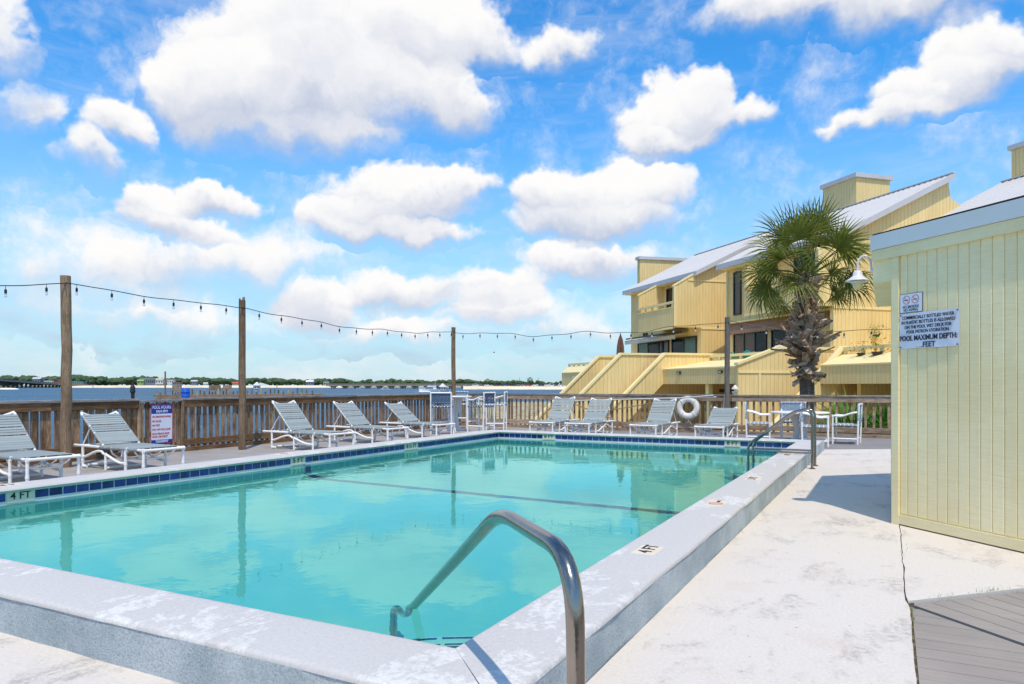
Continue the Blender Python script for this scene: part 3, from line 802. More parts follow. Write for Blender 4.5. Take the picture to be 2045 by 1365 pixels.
# ------------------------------------------------------------------ pool house (octagonal cabana)
def cabana():
    root = thing('pool_house', 'pale yellow board sided pool house with blue grey eave', 'pool house', (1.8, 8.9, 0))
    a = 2.44; q = a * .70711
    V8 = [(.03, 7.69), (.03 + q, 7.69 - q), (.03 + q + a, 7.69 - q), (.03 + 2 * q + a, 7.69), (.03 + 2 * q + a, 7.69 + a), (.03 + q + a, 7.69 + a + q), (.03 + q, 7.69 + a + q), (.03, 7.69 + a)]
    # core walls behind the boards
    mb = MB(); c = Vector((sum(v[0] for v in V8) / 8, sum(v[1] for v in V8) / 8))
    core = [Vector(v) + (c - Vector(v)).normalized() * .0095 for v in V8]
    mb.prism([(v.x, v.y, .06) for v in core], (0, 0, 2.50)); part('wall', mb, M['cabana'], root, world=True)
    mb = MB(); foot = [Vector(v) + (c - Vector(v)).normalized() * .10 for v in V8]
    mb.prism([(v.x, v.y, -.05) for v in foot], (0, 0, .12)); part('footing', mb, M['dark'], root, world=True)
    def side(k, n_boards, skip=()):
        p, r = Vector(V8[k]), Vector(V8[(k + 1) % 8]); d = (r - p).normalized(); out = Vector((d.y, -d.x)); L = (r - p).length
        P = lambda s, o, z: (p.x + d.x * s + out.x * o, p.y + d.y * s + out.y * o, z)
        edges = [.075] + [.161 + .1043 * i for i in range(50) if .161 + .1043 * i < L - .1] + [L - .065]
        for i in range(len(edges) - 1):
            s0, s1 = edges[i] + .0034, edges[i + 1] - .0034
            mb = MB(); t = .0; mb.prism([P(s0, -.02, .11), P(s1, -.02, .11), P(s1, t - .004, .11), P(s1 - .004, t, .11), P(s0 + .004, t, .11), P(s0, t - .004, .11)], (0, 0, 2.42))
            part('siding_board', mb, M['cabana'], root, world=True)
        for s0, s1 in ((-.006, .074), (L - .064, L + .006)):       # corner boards
            mb = MB(); mb.prism([P(s0, -.02, .0), P(s1, -.02, .0), P(s1, .018, .0), P(s0, .018, .0)], (0, 0, 2.53)); part('corner_trim', mb, M['cabana'], root, world=True)
        mb = MB(); mb.prism([P(.074, -.02, .012), P(L - .064, -.02, .012), P(L - .064, .016, .012), P(.074, .016, .012)], (0, 0, .086)); part('base_trim', mb, M['cabana'], root, world=True)
        mb = MB(); e = .02 if k == 0 else 0
        mb.prism([P(-.236 if k == 0 else 0, -.02, 2.50), P(L, -.02, 2.50), P(L, .030, 2.50), P(-.236 if k == 0 else 0, .030, 2.50)], (0, 0, .10)); part('frieze', mb, M['cabana'], root, world=True)
        mb = MB(); mb.prism([P(-.236 if k == 0 else 0, -.02, 2.602), P(L, -.02, 2.602), P(L, .046, 2.602), P(-.236 if k == 0 else 0, .046, 2.602)], (0, 0, .142)); part('fascia', mb, M['fascia'], root, world=True)
    side(0, 24); side(7, 24)
    # boxed eave along the side wall
    x0 = -.147
    mb = MB(); mb.prism([(x0, 7.868, 2.288), (x0, 10.2, 2.288), (.024, 10.2, 2.288), (.024, 7.697, 2.288)], (0, 0, .212)); part('eave_box', mb, M['cabana'], root, world=True)
    mb = MB(); mb.prism([(x0 - .006, 7.874, 2.60), (x0 - .006, 10.2, 2.60), (.02, 10.2, 2.60), (.02, 7.70, 2.60)], (0, 0, .14)); part('fascia', mb, M['fascia'], root, world=True)
    # roof
    ro = [Vector(v) + (Vector(v) - c).normalized() * .045 for v in V8]; ro[0] = Vector((-.150, 7.85)); ro[7] = Vector((-.150, 10.2))
    mb = MB(); vs = [(v.x, v.y, 2.745) for v in ro] + [(v.x, v.y, 2.765) for v in ro] + [(c.x, c.y, 3.05)]
    mb.add(vs, [(i, (i + 1) % 8, 8 + (i + 1) % 8, 8 + i) for i in range(8)] + [(8 + i, 8 + (i + 1) % 8, 16) for i in range(8)] + [tuple(range(8))[::-1]])
    part('roof', mb, M['dark'], root, world=True)
cabana()
CW0 = Vector((.03, 7.69, 0)); CWD = Vector((.70711, -.70711, 0)); CWN = Vector((-.70711, -.70711, 0))
def CP(s, o, z): return CW0 + CWD * s + CWN * o + Vector((0, 0, z))
def wall_signs():
    # upper sign
    t = thing('smoking_sign', 'small white no smoking no vaping sign on pool house wall', 'sign', CP(.207, .004, 2.05))
    def rect(name, s0, s1, z0, z1, o0, o1, m, par):
        mb = MB(); mb.prism([CP(s0, o0, z0), CP(s1, o0, z0), CP(s1, o1, z0), CP(s0, o1, z0)], (0, 0, z1 - z0)); return part(name, mb, m, par, world=True)
    rect('border', .083, .331, 1.966, 2.140, .002, .006, M['navy'], t); pn = rect('panel', .087, .327, 1.970, 2.136, .0065, .009, M['sign_white'], t)
    for s in (.158, .256):
        no_dive_like(t, CP(s, .0100, 2.083), CWD, Vector((0, 0, 1)), .040)
    text('NO SMOKING', .038, M['navy'], t, CP(.207, .0100, 2.018), CWD, (0, 0, 1), width=.178, bold=.0003)
    text('NO VAPING', .038, M['navy'], t, CP(.207, .0100, 1.988), CWD, (0, 0, 1), width=.158, bold=.0003)
    # lower sign, slightly bowed away from the wall
    t = thing('rules_sign', 'large white bottled water and pool depth sign on pool house wall', 'sign', CP(.39, .006, 1.79))
    mb = MB(); n = 10; vs = []
    bow = lambda s: .004 + .010 * sin(pi * (s - .08) / .62)
    for o in (0, .0025):
        for i in range(n + 1):
            s = .080 + .622 * i / n
            for z in (1.636, 1.956): vs.append(CP(s, bow(s) + o, z))
    k = 2 * (n + 1); fs = []
    for i in range(n):
        a = 2 * i; fs += [(a, a + 2, a + 3, a + 1), (k + a, k + a + 1, k + a + 3, k + a + 2), (a, k + a, k + a + 2, a + 2), (a + 1, a + 3, k + a + 3, k + a + 1)]
    fs += [(0, 1, k + 1, k), (k - 2, 2 * k - 2, 2 * k - 1, k - 1)]
    mb.add(vs, fs); part('panel', mb, M['sign_white'], t, world=True)
    for ln, z, wd, sz in (('COMMERCIALLY BOTTLED WATER', 1.916, .545, .042), ('IN PLASTIC BOTTLES IS ALLOWED', 1.872, .560, .042), ('ON THE POOL WET DECK FOR', 1.828, .490, .042), ('POOL PATRON HYDRATION.', 1.786, .45, .042), ('POOL MAXIMUM DEPTH:', 1.727, .598, .066), ('FEET', 1.664, .128, .066)):
        off = .03 if ln == 'FEET' else 0
        text(ln, sz, M['navy'], t, CP(.391 + off * .6, .018, z), CWD, (0, 0, 1), width=wd, bold=(.0012 if sz > .05 else .0002), ext=.0015)
    mb = MB(); mb.prism([CP(.265, .0165, 1.644), CP(.342, .0165, 1.644), CP(.342, .018, 1.644), CP(.265, .018, 1.644)], (0, 0, .003)); part('blank_line', mb, M['navy'], t, world=True)
    for s, z in ((.094, 1.65), (.688, 1.65), (.688, 1.942), (.094, 1.942)):
        mb = MB(); a = CP(s, .006, z); mb.tube([a, a + CWN * .014], .007, 8); part('screw', mb, M['steel'], t, world=True)
def no_dive_like(parent, c, ex, ey, r):
    c, ex, ey = Vector(c), Vector(ex), Vector(ey); th = .0055; mb = MB(); n = 24; vs = []
    for rr in (r, r - th):
        for i in range(n): a = 2 * pi * i / n; vs.append(c + ex * rr * cos(a) + ey * rr * sin(a))
    mb.add(vs, [(i, (i + 1) % n, n + (i + 1) % n, n + i) for i in range(n)])
    d = (ex - ey).normalized() * (r - th); w = (ex + ey).normalized() * th * .5
    mb.add([c - d - w, c + d - w, c + d + w, c - d + w], [(0, 1, 2, 3)]); part('prohibition_ring', mb, M['red'], parent, world=True, recalc=False)
    mb = MB(); z = CWN * -.0004
    mb.add([c + ex * x + ey * y + z for x, y in ((-.026, -.006), (.012, -.004), (.012, .004), (-.026, .002))], [(0, 1, 2, 3)])
    mb.add([c + ex * x + ey * y + z for x, y in ((.015, -.004), (.024, -.003), (.024, .004), (.015, .004))], [(0, 1, 2, 3)])
    part('cigarette', mb, M['navy'], parent, world=True, recalc=False)
wall_signs()
def barn_lamp():
    b = Vector((-.147, 7.93, 2.415))
    t = thing('wall_lamp', 'white gooseneck barn lamp hung from the pool house eave', 'lamp', b)
    # plate on the eave side, goose neck towards -X
    mb = MB(); mb.tube([b, b - Vector((.012, 0, 0))], .036, 14); part('mounting_plate', mb, M['white_metal'], t, smooth=40, world=True)
    h = b + Vector((-.135, 0, .0))
    path = rounded([b + Vector((-.012, 0, 0)), b + Vector((-.022, 0, .12)), b + Vector((-.078, 0, .175)), b + Vector((-.135, 0, .12)), h + Vector((0, 0, .01))], [.04, .055, .05], 7)
    mb = MB(); mb.tube(path, .0105, 12); part('gooseneck', mb, M['white_metal'], t, smooth=60, world=True)
    prof = [(.012, .02), (.03, .018), (.043, .0), (.046, -.03), (.052, -.036), (.075, -.055), (.112, -.078), (.115, -.083), (.108, -.081), (.05, -.05)]
    mb = MB(); mb.lathe(prof, 28, h, caps=False); part('shade', mb, M['white_metal'], t, smooth=50, world=True)
    mb = MB(); mb.lathe([(.02, -.05), (.062, -.078), (.064, -.084), (.074, -.088), (.074, -.094), (.062, -.098), (.060, -.104), (.02, -.104)], 24, h); part('collar', mb, M['white_metal'], t, smooth=40, world=True)
    mb = MB(); mb.lathe([(.052, -.10), (.05, -.118), (.044, -.142), (.034, -.158), (.012, -.166)], 24, h); part('globe', mb, M['lens'], t, smooth=60, world=True)
barn_lamp()

# ------------------------------------------------------------------ fences
PK = []; PKB = []
for i in range(8):
    rr = random.Random(40 + i)
    mb = MB(); w, th = (.066, .022); dx = (rr.random() - .5) * .016; top = 1.0 - .0; ww = w * (.9 + .2 * rr.random())
    z0, z1 = -.10 - .03 * rr.random(), .965 + .02 * rr.random(); ch = .012 * rr.random()
    mb.add([(-ww / 2, -th / 2, z0), (ww / 2, -th / 2, z0), (ww / 2, th / 2, z0), (-ww / 2, th / 2, z0),
            (-ww / 2 + dx, -th / 2, z1 - ch), (ww / 2 + dx, -th / 2, z1), (ww / 2 + dx, th / 2, z1), (-ww / 2 + dx, th / 2, z1 - ch)],
           [(3, 2, 1, 0), (4, 5, 6, 7), (0, 1, 5, 4), (1, 2, 6, 5), (2, 3, 7, 6), (3, 0, 4, 7)])
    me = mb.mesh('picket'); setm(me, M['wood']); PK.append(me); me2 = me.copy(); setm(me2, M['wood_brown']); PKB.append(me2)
def fence(label, p0, p1, axis, cap_over=(0, 0), spacing=.15, wmul=1.0, board_breaks=(), irregular=.012, posts=None, group='weathered timber fences'):
    """axis 'x' or 'y'; the pool side is -Y for 'x' runs and +X for 'y' runs"""
    p0, p1 = Vector((*p0, 0)), Vector((*p1, 0)); L = (p1 - p0).length; d = (p1 - p0).normalized()
    root = thing('timber_fence', label, 'fence', p0, 0, group)
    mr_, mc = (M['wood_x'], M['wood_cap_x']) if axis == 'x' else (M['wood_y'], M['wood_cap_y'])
    ins = Vector((0, -1, 0)) if axis == 'x' else Vector((1, 0, 0))    # towards the pool
    br = [0] + [b * L for b in board_breaks] + [L]
    def board(name, s0, s1, o0, o1, z0, z1, m, tilt=0):
        a, b = d * (s0 + .002), d * (s1 - .002); mb = MB()
        c = a + ins * (o0 + o1) / 2 + Vector((0, 0, (z0 + z1) / 2)); e = b + ins * (o0 + o1) / 2 + Vector((0, 0, (z0 + z1) / 2 + tilt))
        xs = sorted((c.x - abs(ins.x) * (o1 - o0) / 2, e.x + abs(ins.x) * (o1 - o0) / 2)); ys = sorted((c.y - abs(ins.y) * (o1 - o0) / 2, e.y + abs(ins.y) * (o1 - o0) / 2))
        mb.bbox(xs[0], xs[1], ys[0], ys[1], z0, z1, .004); part(name, mb, m, root)
    for i in range(len(br) - 1):
        j = (random.random() - .5) * .008
        board('rail_cap', br[i], br[i + 1], -.075, .075, 1.012 + j, 1.05 + j, mc)
        board('top_rail', br[i], br[i + 1], .016 + abs(j), .054, .868 + j, 1.008, mr_)
        board('bottom_rail', br[i] + .3 * (i > 0), min(L, br[i + 1] + .3), .016, .054 + j, .112, .245 + j, mr_)
        board('bottom_rail', br[i], br[i + 1], .016, .056, -.045, .085 + j, mr_)
    for s in (posts if posts is not None else [L * k / max(1, round(L / 1.85)) for k in range(max(1, round(L / 1.85)) + 1)]):
        mb = MB(); c = d * min(max(s, .05), L - .05) - ins * .055; mb.bbox(c.x - .045, c.x + .045, c.y - .045, c.y + .045, -1.3, 1.008, .006); part('post', mb, M['wood'], root)
    n = int(L / spacing)
    for k in range(n):
        s = (k + .5) * L / n + (random.random() - .5) * irregular * 2
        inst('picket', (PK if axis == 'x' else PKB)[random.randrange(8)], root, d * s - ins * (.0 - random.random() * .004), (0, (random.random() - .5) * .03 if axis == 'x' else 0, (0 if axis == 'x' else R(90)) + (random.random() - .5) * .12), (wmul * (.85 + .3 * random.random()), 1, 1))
    return root
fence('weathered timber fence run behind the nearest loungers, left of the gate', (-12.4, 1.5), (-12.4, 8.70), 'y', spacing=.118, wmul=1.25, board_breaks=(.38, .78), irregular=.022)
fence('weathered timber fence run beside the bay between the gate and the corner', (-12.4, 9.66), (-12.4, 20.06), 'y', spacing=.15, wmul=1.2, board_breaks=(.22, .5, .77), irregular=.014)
fence('weathered timber fence run at the far end holding the ring buoy', (-12.3, 20.0), (-3.79, 20.0), 'x', spacing=.147, wmul=.82, board_breaks=(.3, .62))
fence('weathered timber fence run behind the round patio table', (-3.77, 20.0), (.06, 20.0), 'x', spacing=.165, wmul=.82, board_breaks=(.44,))
def gate():
    root = thing('fence_gate', 'narrow timber gate between two fence runs carrying the pool hours sign', 'gate', (-12.4, 8.72, 0))
    mb = MB(); mb.bbox(-.05, .05, 0, .92, .985, 1.022, .004); part('gate_cap', mb, M['wood_cap_y'], root)
    for z in (.10, .86):
        mb = MB(); mb.bbox(-.05, -.014, .01, .91, z, z + .085, .004); part('cross_rail', mb, M['wood_y'], root)
    mb = MB(); mb.bar((-.03, .05, .2), (-.03, .87, .84), .035, .08, up=(1, 0, 0)); part('brace', mb, M['wood_y'], root)
    for y in (-.005, .925):
        mb = MB(); mb.bbox(-.045, .045, y - .03, y + .03, -1.2, .982, .006); part('gate_post', mb, M['wood'], root)
    for k in range(8): inst('picket', PKB[k % 8], root, (0, .07 + k * .111, 0), (0, 0, R(90)), (1.3 if k % 3 else 1.0, 1, 1))
    # sign
    x = -12.4 + .016; y0, y1 = 8.955, 9.425; z0, z1 = .185, .945
    s = thing('pool_hours_sign', 'blue and white pool hours sign hung on the timber gate', 'sign', (x, (y0 + y1) / 2, z0))
    X = lambda o: x + o
    for nm, a, b, c, d_, o0, o1, m in (('border', y0, y1, z0, z1, 0, .004, 'red'), ('panel', y0 + .012, y1 - .012, z0 + .012, z1 - .012, .0045, .007, 'sign_white'),
                                      ('header_band', y0 + .012, y1 - .012, z1 - .187, z1 - .012, .0072, .0084, 'sign_blue'), ('footer_band', y0 + .012, y1 - .012, z0 + .012, z0 + .075, .0072, .0084, 'sign_blue')):
        mb = MB(); mb.box(X(o0), X(o1), a, b, c, d_); part(nm, mb, M[m], s, world=True)
    cy = (y0 + y1) / 2
    for tx, z, wd, sz, m in (('POOL HOURS:', z1 - .065, .40, .09, 'sign_white'), ('9AM-9PM', z1 - .147, .25, .075, 'sign_white'), ('NO SMOKING/VAPING', z1 - .245, .40, .05, 'red'), ('NO GLASS', z1 - .33, .19, .05, 'red'), ('NO PETS', z1 - .41, .16, .05, 'red'),
                             ('STAY OFF POOL ROPE', z1 - .49, .39, .05, 'red'), ('EACH PERSON MUST', z1 - .57, .37, .048, 'red'), ('HAVE A BRACELET', z1 - .625, .33, .048, 'red'), ('POOL MAXIMUM', z0 + .054, .27, .026, 'sign_white'), ('OCCUPANCY: 30', z0 + .03, .25, .026, 'sign_white')):
        left = tx in ('NO GLASS', 'NO PETS', 'HAVE A BRACELET', 'EACH PERSON MUST', 'NO SMOKING/VAPING', 'STAY OFF POOL ROPE')
        text(tx, sz, M[m], s, (X(.0092), (y0 + .03 + wd / 2) if left else cy, z), (0, 1, 0), (0, 0, 1), width=wd, bold=.0015)
gate()

# ------------------------------------------------------------------ light poles and string lights
def pole(label, x, y, h, r, m, splits=0, group='poles carrying the string lights'):
    t = thing('light_pole', label, 'pole', (x, y, 0), 0, group); mb = MB(); n = 14
    pts = [(random.gauss(0, .006) * (0 < i), random.gauss(0, .006) * (0 < i), -.5 + (h + .5) * i / 9) for i in range(10)]
    mb.tube(pts, [r * (1.06 - .12 * i / 9) * (1 + random.gauss(0, .012)) for i in range(10)], n); part('shaft', mb, m, t, smooth=60)
    for k in range(splits):
        a = k * 2.1; mb = MB(); mb.tube([(cos(a) * r * .6, sin(a) * r * .6, h - .01), (cos(a) * r * .75, sin(a) * r * .75, h + .04 + .03 * (k % 2))], [.028, .012], 6); part('splinter', mb, m, t)
    mb = MB(); mb.tube([(r * .7, -r * .7, h - .16), (r * 1.5, -r * 1.3, h - .155)], .006, 6); part('hook', mb, M['cable'], t)
    return t
POLES = [(-11.608, 6.911, 3.04, .078), (-11.64, 10.47, 3.02, .070), (-11.6, 18.42, 3.04, .064), (-3.67, 18.84, 3.03, .066)]
pole('tall round timber pole nearest the left edge, behind the second lounger', *POLES[0], M['pole'])
pole('round timber pole with a splintered top right of the pool hours sign', *POLES[1], M['pole'], 4)
pole('round timber pole rising behind the bar table in the far corner', *POLES[2], M['pole'])
pole('dark grey timber pole beside the ring buoy, in front of the condo building', *POLES[3], M['pole_dark'])
POLES.append((1.0, 19.3, 3.0, .066))
SOCK = MB(); SOCK.lathe([(.004, 0), (.004, -.05), (.016, -.055), (.019, -.075), (.019, -.105), (.014, -.115)], 8); SOCK = SOCK.mesh('socket', 50); setm(SOCK, M['cable'])
BULB = MB(); BULB.lathe([(.010, -.112), (.016, -.125), (.021, -.145), (.019, -.162), (.008, -.172)], 10); BULB = BULB.mesh('bulb', 60); setm(BULB, M['bulb'])
def string_light(label, a, b, sag, n_b, wob=.03, seed=1, phase=0.0):
    rr = random.Random(seed); a, b = Vector(a), Vector(b); L = (b - a).length
    t = thing('string_light', label, 'string light', a, 0, 'string light spans round the pool')
    n = max(40, int(L * 7)); ph = rr.random() * 6
    def at(u): return a + (b - a) * u + Vector((0, 0, -sag * 4 * u * (1 - u) + wob * sin(u * L * 2.3 + ph) * min(1, 6 * u, 6 * (1 - u)) + .4 * wob * sin(u * L * 5.7 + ph * 2) * min(1, 8 * u, 8 * (1 - u))))
    mb = MB(); mb.tube([at(i / n) for i in range(n + 1)], .0075, 5); part('wire', mb, M['cable'], t, world=True)
    for k in range(n_b):
        u = (k + .5 + phase) / n_b
        if u > .995: continue
        p = at(u) - a; s = inst('bulb_socket', SOCK, t, p, (0, 0, rr.random() * 6)); inst('bulb', BULB, s)
tp = lambda i, dz: (POLES[i][0] + .07, POLES[i][1] - .05, POLES[i][2] - dz)
string_light('string light span running off the left edge of the picture from the first pole', (-11.5, 1.6, 2.86), tp(0, .13), .22, 9, .02, 3)
string_light('string light span between the first pole and the splintered pole', tp(0, .12), tp(1, .16), .03, 6, .012, 4, -.2)
string_light('long string light span from the splintered pole to the corner pole', tp(1, .15), tp(2, .14), .18, 13, .022, 5, .2)
string_light('string light span along the far fence from the corner pole to the dark pole', tp(2, .17), tp(3, .13), .16, 14, .045, 6)
string_light('string light span passing in front of the palm trunk to the pool house', tp(3, .10), tp(4, .22), .26, 8, .02, 8)

# ------------------------------------------------------------------ sun loungers
def sun_lounger():
    t = thing('sun_lounger', '', 'sun lounger', (0, 0, 0), 0, 'strap sun loungers round the pool')
    W_, r, Z = .315, .0215, .345
    def tub(name, pts, rad=r, n=9, par=t): mb = MB(); mb.tube(pts, rad, n); return part(name, mb, M['pvc'], par, smooth=60)
    for s in (-1, 1):
        y = s * W_
        tub('side_rail', [(-.99, y, Z), (1.0, y, Z)])
        # joints
        for x in (.97, .55): tub('joint', [(x, y, Z - .03), (x, y, Z + .026)], r * 1.25)
        tub('leg', [(.97, y, Z), (.97, y * 1.0, 0)]); tub('leg', [(.50, y, Z), (.50, y, .0)])
        tub('leg', [(-.05, y, .26), (-.05, y, .0)]); tub('leg', [(-.72, y, Z), (-.72, y, .0)])
        for x in (.97, .50, -.05, -.72): tub('leg_coupling', [(x, y, .10), (x, y, .135)], r * 1.22)
        # wavy brace
        pts = []
        for i in range(25):
            u = i / 24; x = -.72 + 1.22 * u
            pts.append((x, y, .20 + .062 * sin((u - .18) * 2 * pi) + (.02 if u < .5 else -.01)))
        tub('wavy_brace', pts, r * .95)
        tub('floor_bar', [(-.72, y, .022), (-.60, y, .022)], r)
    for x in (1.0, -.72): tub('cross_bar', [(x, -W_, Z), (x, W_, Z)])
    tub('floor_bar', [(-.72, -W_, .03), (-.72, W_, .03)]); tub('floor_bar', [(-.05, -W_, .03), (-.05, W_, .03)])
    for x, d in ((.42, .16), (.10, .17), (.75, .13)):
        tub('sag_brace', [(x, W_ * cos(a), Z - .02 - d * sin(a)) for a in [pi * i / 14 for i in range(15)]], .012, 7)
    # strap meshes: a band from rail to rail wrapped round both
    mb = MB(); mb.box(-.0235, .0235, -W_, W_, Z + r + .001, Z + r + .005)
    for s in (-1, 1):
        n = 10; vs = [(x, s * W_ + (r + .004) * cos(2 * pi * j / n), Z + (r + .004) * sin(2 * pi * j / n)) for x in (-.0235, .0235) for j in range(n)]
        mb.add(vs, [(j, (j + 1) % n, n + (j + 1) % n, n + j) for j in range(n)])
    sm = mb.mesh('strap'); setm(sm, M['strap'])
    x = -.17
    while x < .86:
        o = inst('strap', sm, t, (x, 0, 0), (0, 0, (random.random() - .5) * .012)); x += .0535 if random.random() > .1 else .062
    # reclining back
    b = thing('back_frame', '', '', (-.17, 0, Z + .02)); del b['label'], b['category']; b.parent = t
    BW = W_ - .03; Lb = .80
    bf = MB()
    bf.tube([(0, -BW, 0), (-Lb, -BW, 0)], r * .9, 9); bf.tube([(0, BW, 0), (-Lb, BW, 0)], r * .9, 9)
    me = bf.mesh('back_frame', 60); setm(me, M['pvc'])
    bpy.data.objects.remove(b); b = link('back_frame', me, t); b.location = (-.17, 0, Z + .02)
    top = [(-Lb, -BW, 0), (-Lb - .03, -BW * .96, 0), (-Lb - .015, -BW * .75, -.018), (-Lb + .012, -BW * .4, -.035), (-Lb + .018, 0, -.04), (-Lb + .012, BW * .4, -.035), (-Lb - .015, BW * .75, -.018), (-Lb - .03, BW * .96, 0), (-Lb, BW, 0)]
    tub('head_bar', top, r * .95, 9, b)
    mb = MB(); mb.box(-.022, .022, -BW, BW, r + .0, r + .004)
    for s in (-1, 1):
        n = 10; vs = [(x, s * BW + (r + .002) * cos(2 * pi * j / n), (r + .002) * sin(2 * pi * j / n)) for x in (-.022, .022) for j in range(n)]
        mb.add(vs, [(j, (j + 1) % n, n + (j + 1) % n, n + j) for j in range(n)])
    sm2 = mb.mesh('strap'); setm(sm2, M['strap'])
    x = -.05; k = 0
    while x > -Lb + .03:
        inst('strap', sm2, b, (x, 0, 0), (0, 0, (random.random() - .5) * .016)); k += 1
        x -= .0465 if k < 6 else (.066 if k in (6, 9) else .054)
    tub('prop', [(-.50, -BW * .86, -.02), (-.62, -BW * .86, -.02)], .012, 6, b)
    return t
def set_back(t, ang):
    for c in t.children:
        if c.name.startswith('back_frame'): c.rotation_euler = (0, R(ang), 0)
def props_of(t, ang):
    """support struts from the back down to the rail"""
    a = R(ang); r = .0115
    for s in (-1, 1):
        y = s * .27; p = Vector((-.17 - .50 * cos(a), y, .365 + .50 * sin(a) - .02)); q = Vector((-.80, y, .36))
        mb = MB(); mb.tube([p, q], r, 7); part('back_prop', mb, M['pvc'], t, smooth=60)
LG = sun_lounger()
LD = [  # label, x, y, rz, back angle  (x, y: middle of the lounger)
    ('grey strap sun lounger nearest the left edge, its foot towards the pool', -10.72, 5.73, -5, 40),
    ('grey strap sun lounger between the nearest lounger and the pool hours sign', -10.60, 7.27, -5, 36),
    ('grey strap sun lounger with the steepest back, right of the splintered pole', -10.57, 11.20, -5, 46),
    ('grey strap sun lounger in the middle of the three before the fence', -10.64, 13.17, -7, 41),
    ('grey strap sun lounger beside the tall chair and bar table in the corner', -10.58, 15.05, -9, 36),
    ('grey strap sun lounger first from the corner in the far row', -7.98, 17.80, -88, 47),
    ('grey strap sun lounger with gaps in its back straps in the far row', -6.92, 17.72, -90, 44),
    ('grey strap sun lounger left of the white ring buoy in the far row', -5.18, 17.68, -92, 44),
    ('low backed grey strap sun lounger beside the dark pole and ring buoy', -3.66, 17.70, -90, 27)]
for i, (lab, x, y, rz, ang) in enumerate(LD):
    o = LG if i == 0 else dup(LG, lab, (x, y, 0), R(rz))
    if i == 0: LGo = (x, y, rz, ang)
    else: set_back(o, ang); props_of(o, ang)
LG['label'] = LD[0][0]; LG.location = (*LGo[:2], 0); LG.rotation_euler = (0, 0, R(LGo[2])); set_back(LG, LGo[3]); props_of(LG, LGo[3])

# ------------------------------------------------------------------ PVC chairs and tables
def pvc_chair(name, seat, backh, arm, m_strap, cat='chair', group=None, foot=None):
    """faces +X"""
    t = thing(name, '', cat, (0, 0, 0), 0, group); r = .02; hw, hd = .27, .25
    def tub(nm, pts, rad=r): mb = MB(); mb.tube(pts, rad, 8); part(nm, mb, M['pvc'], t, smooth=60)
    for s in (-1, 1):
        y = s * hw
        tub('rear_leg', [(-hd, y, 0), (-hd - .03, y, backh)]); tub('front_leg', [(hd, y, 0), (hd, y, arm - .02)])
        tub('arm', rounded([(-hd - .02, y, arm + .07), (-.08, y, arm + .035), (.06, y, arm - .03), (hd + .02, y, arm - .01)], [.2, .15], 5))
        tub('seat_rail', [(-hd, y, seat), (hd, y, seat)]); tub('low_rail', [(-hd, y, .12 if foot is None else .20), (hd, y, .12 if foot is None else .20)])
        for z in (seat, arm - .02): tub('joint', [(hd, y, z - .03), (hd, y, z + .025)], r * 1.25)
        tub('joint', [(-hd - .028, y, backh - .03), (-hd - .03, y, backh + .02)], r * 1.25)
    tub('cross_rail', [(hd, -hw, seat), (hd, hw, seat)]); tub('cross_rail', [(-hd, -hw, seat), (-hd, hw, seat)]); tub('cross_rail', [(-hd - .03, -hw, backh), (-hd - .03, hw, backh)])
    if foot: tub('foot_rest', [(hd, -hw, foot), (hd, hw, foot)])
    # woven straps
    def weave(nm, o, eu, ev, nu, nv, lu, lv, mm):
        mb = MB(); o, eu, ev = Vector(o), Vector(eu), Vector(ev); en = eu.cross(ev)
        for k in range(nv):
            c = o + ev * ((k + .5) / nv - .5) * lv; w = lv / nv * .42
            for q in range(nu):
                a = c + eu * ((q / nu) - .5) * lu; b = c + eu * ((q + 1) / nu - .5) * lu; h = .004 * (1 if (q + k) % 2 else -1)
                mb.add([a - ev * w + en * h, b - ev * w + en * h, b + ev * w + en * h, a + ev * w + en * h], [(0, 1, 2, 3)])
        for q in range(nu):
            c = o + eu * ((q + .5) / nu - .5) * lu; w = lu / nu * .42; mb.add([c - eu * w - ev * lv / 2, c + eu * w - ev * lv / 2, c + eu * w + ev * lv / 2, c - eu * w + ev * lv / 2], [(0, 1, 2, 3)])
        # wraps on the rails
        for e in (-1, 1):
            for k in range(nv): c = o + ev * ((k + .5) / nv - .5) * lv + eu * e * lu / 2; w = lv / nv * .4; mb.tube([c - ev * w, c + ev * w], r + .003, 8, False)
            for q in range(nu): c = o + eu * ((q + .5) / nu - .5) * lu + ev * e * lv / 2; w = lu / nu * .4; mb.tube([c - eu * w, c + eu * w], r + .003, 8, False)
        stuff(part(nm, mb, mm, t, recalc=False))
    weave('woven_seat', (0, 0, seat), (0, 1, 0), (1, 0, 0), 6, 6, 2 * hw, 2 * hd, m_strap)
    bz0 = seat + .10; weave('woven_back', (-hd - .015, 0, (bz0 + backh) / 2), (0, 1, 0), (.02, 0, 1), 6, 5, 2 * hw, backh - bz0, m_strap)
    return t
ga = 'dining chairs round the patio table'
c0 = pvc_chair('patio_chair', .42, .88, .64, M['strap_mid'], group=ga)
CH = [('white pipe patio chair left of the round table, its back to the dark pole', -2.72, 17.62, 8), ('white pipe patio chair right of the round table, facing it from the pool house side', -.86, 17.80, 176),
      ('white pipe patio chair nearest the pool, in front of the round table', -1.42, 16.80, 4), ('white pipe patio chair behind the round table, against the fence', -2.05, 18.55, -82)]
for i, (lab, x, y, rz) in enumerate(CH):
    if i: dup(c0, lab, (x, y, 0), R(rz))
c0['label'] = CH[0][0]; c0.location = (CH[0][1], CH[0][2], 0); c0.rotation_euler = (0, 0, R(CH[0][3]))
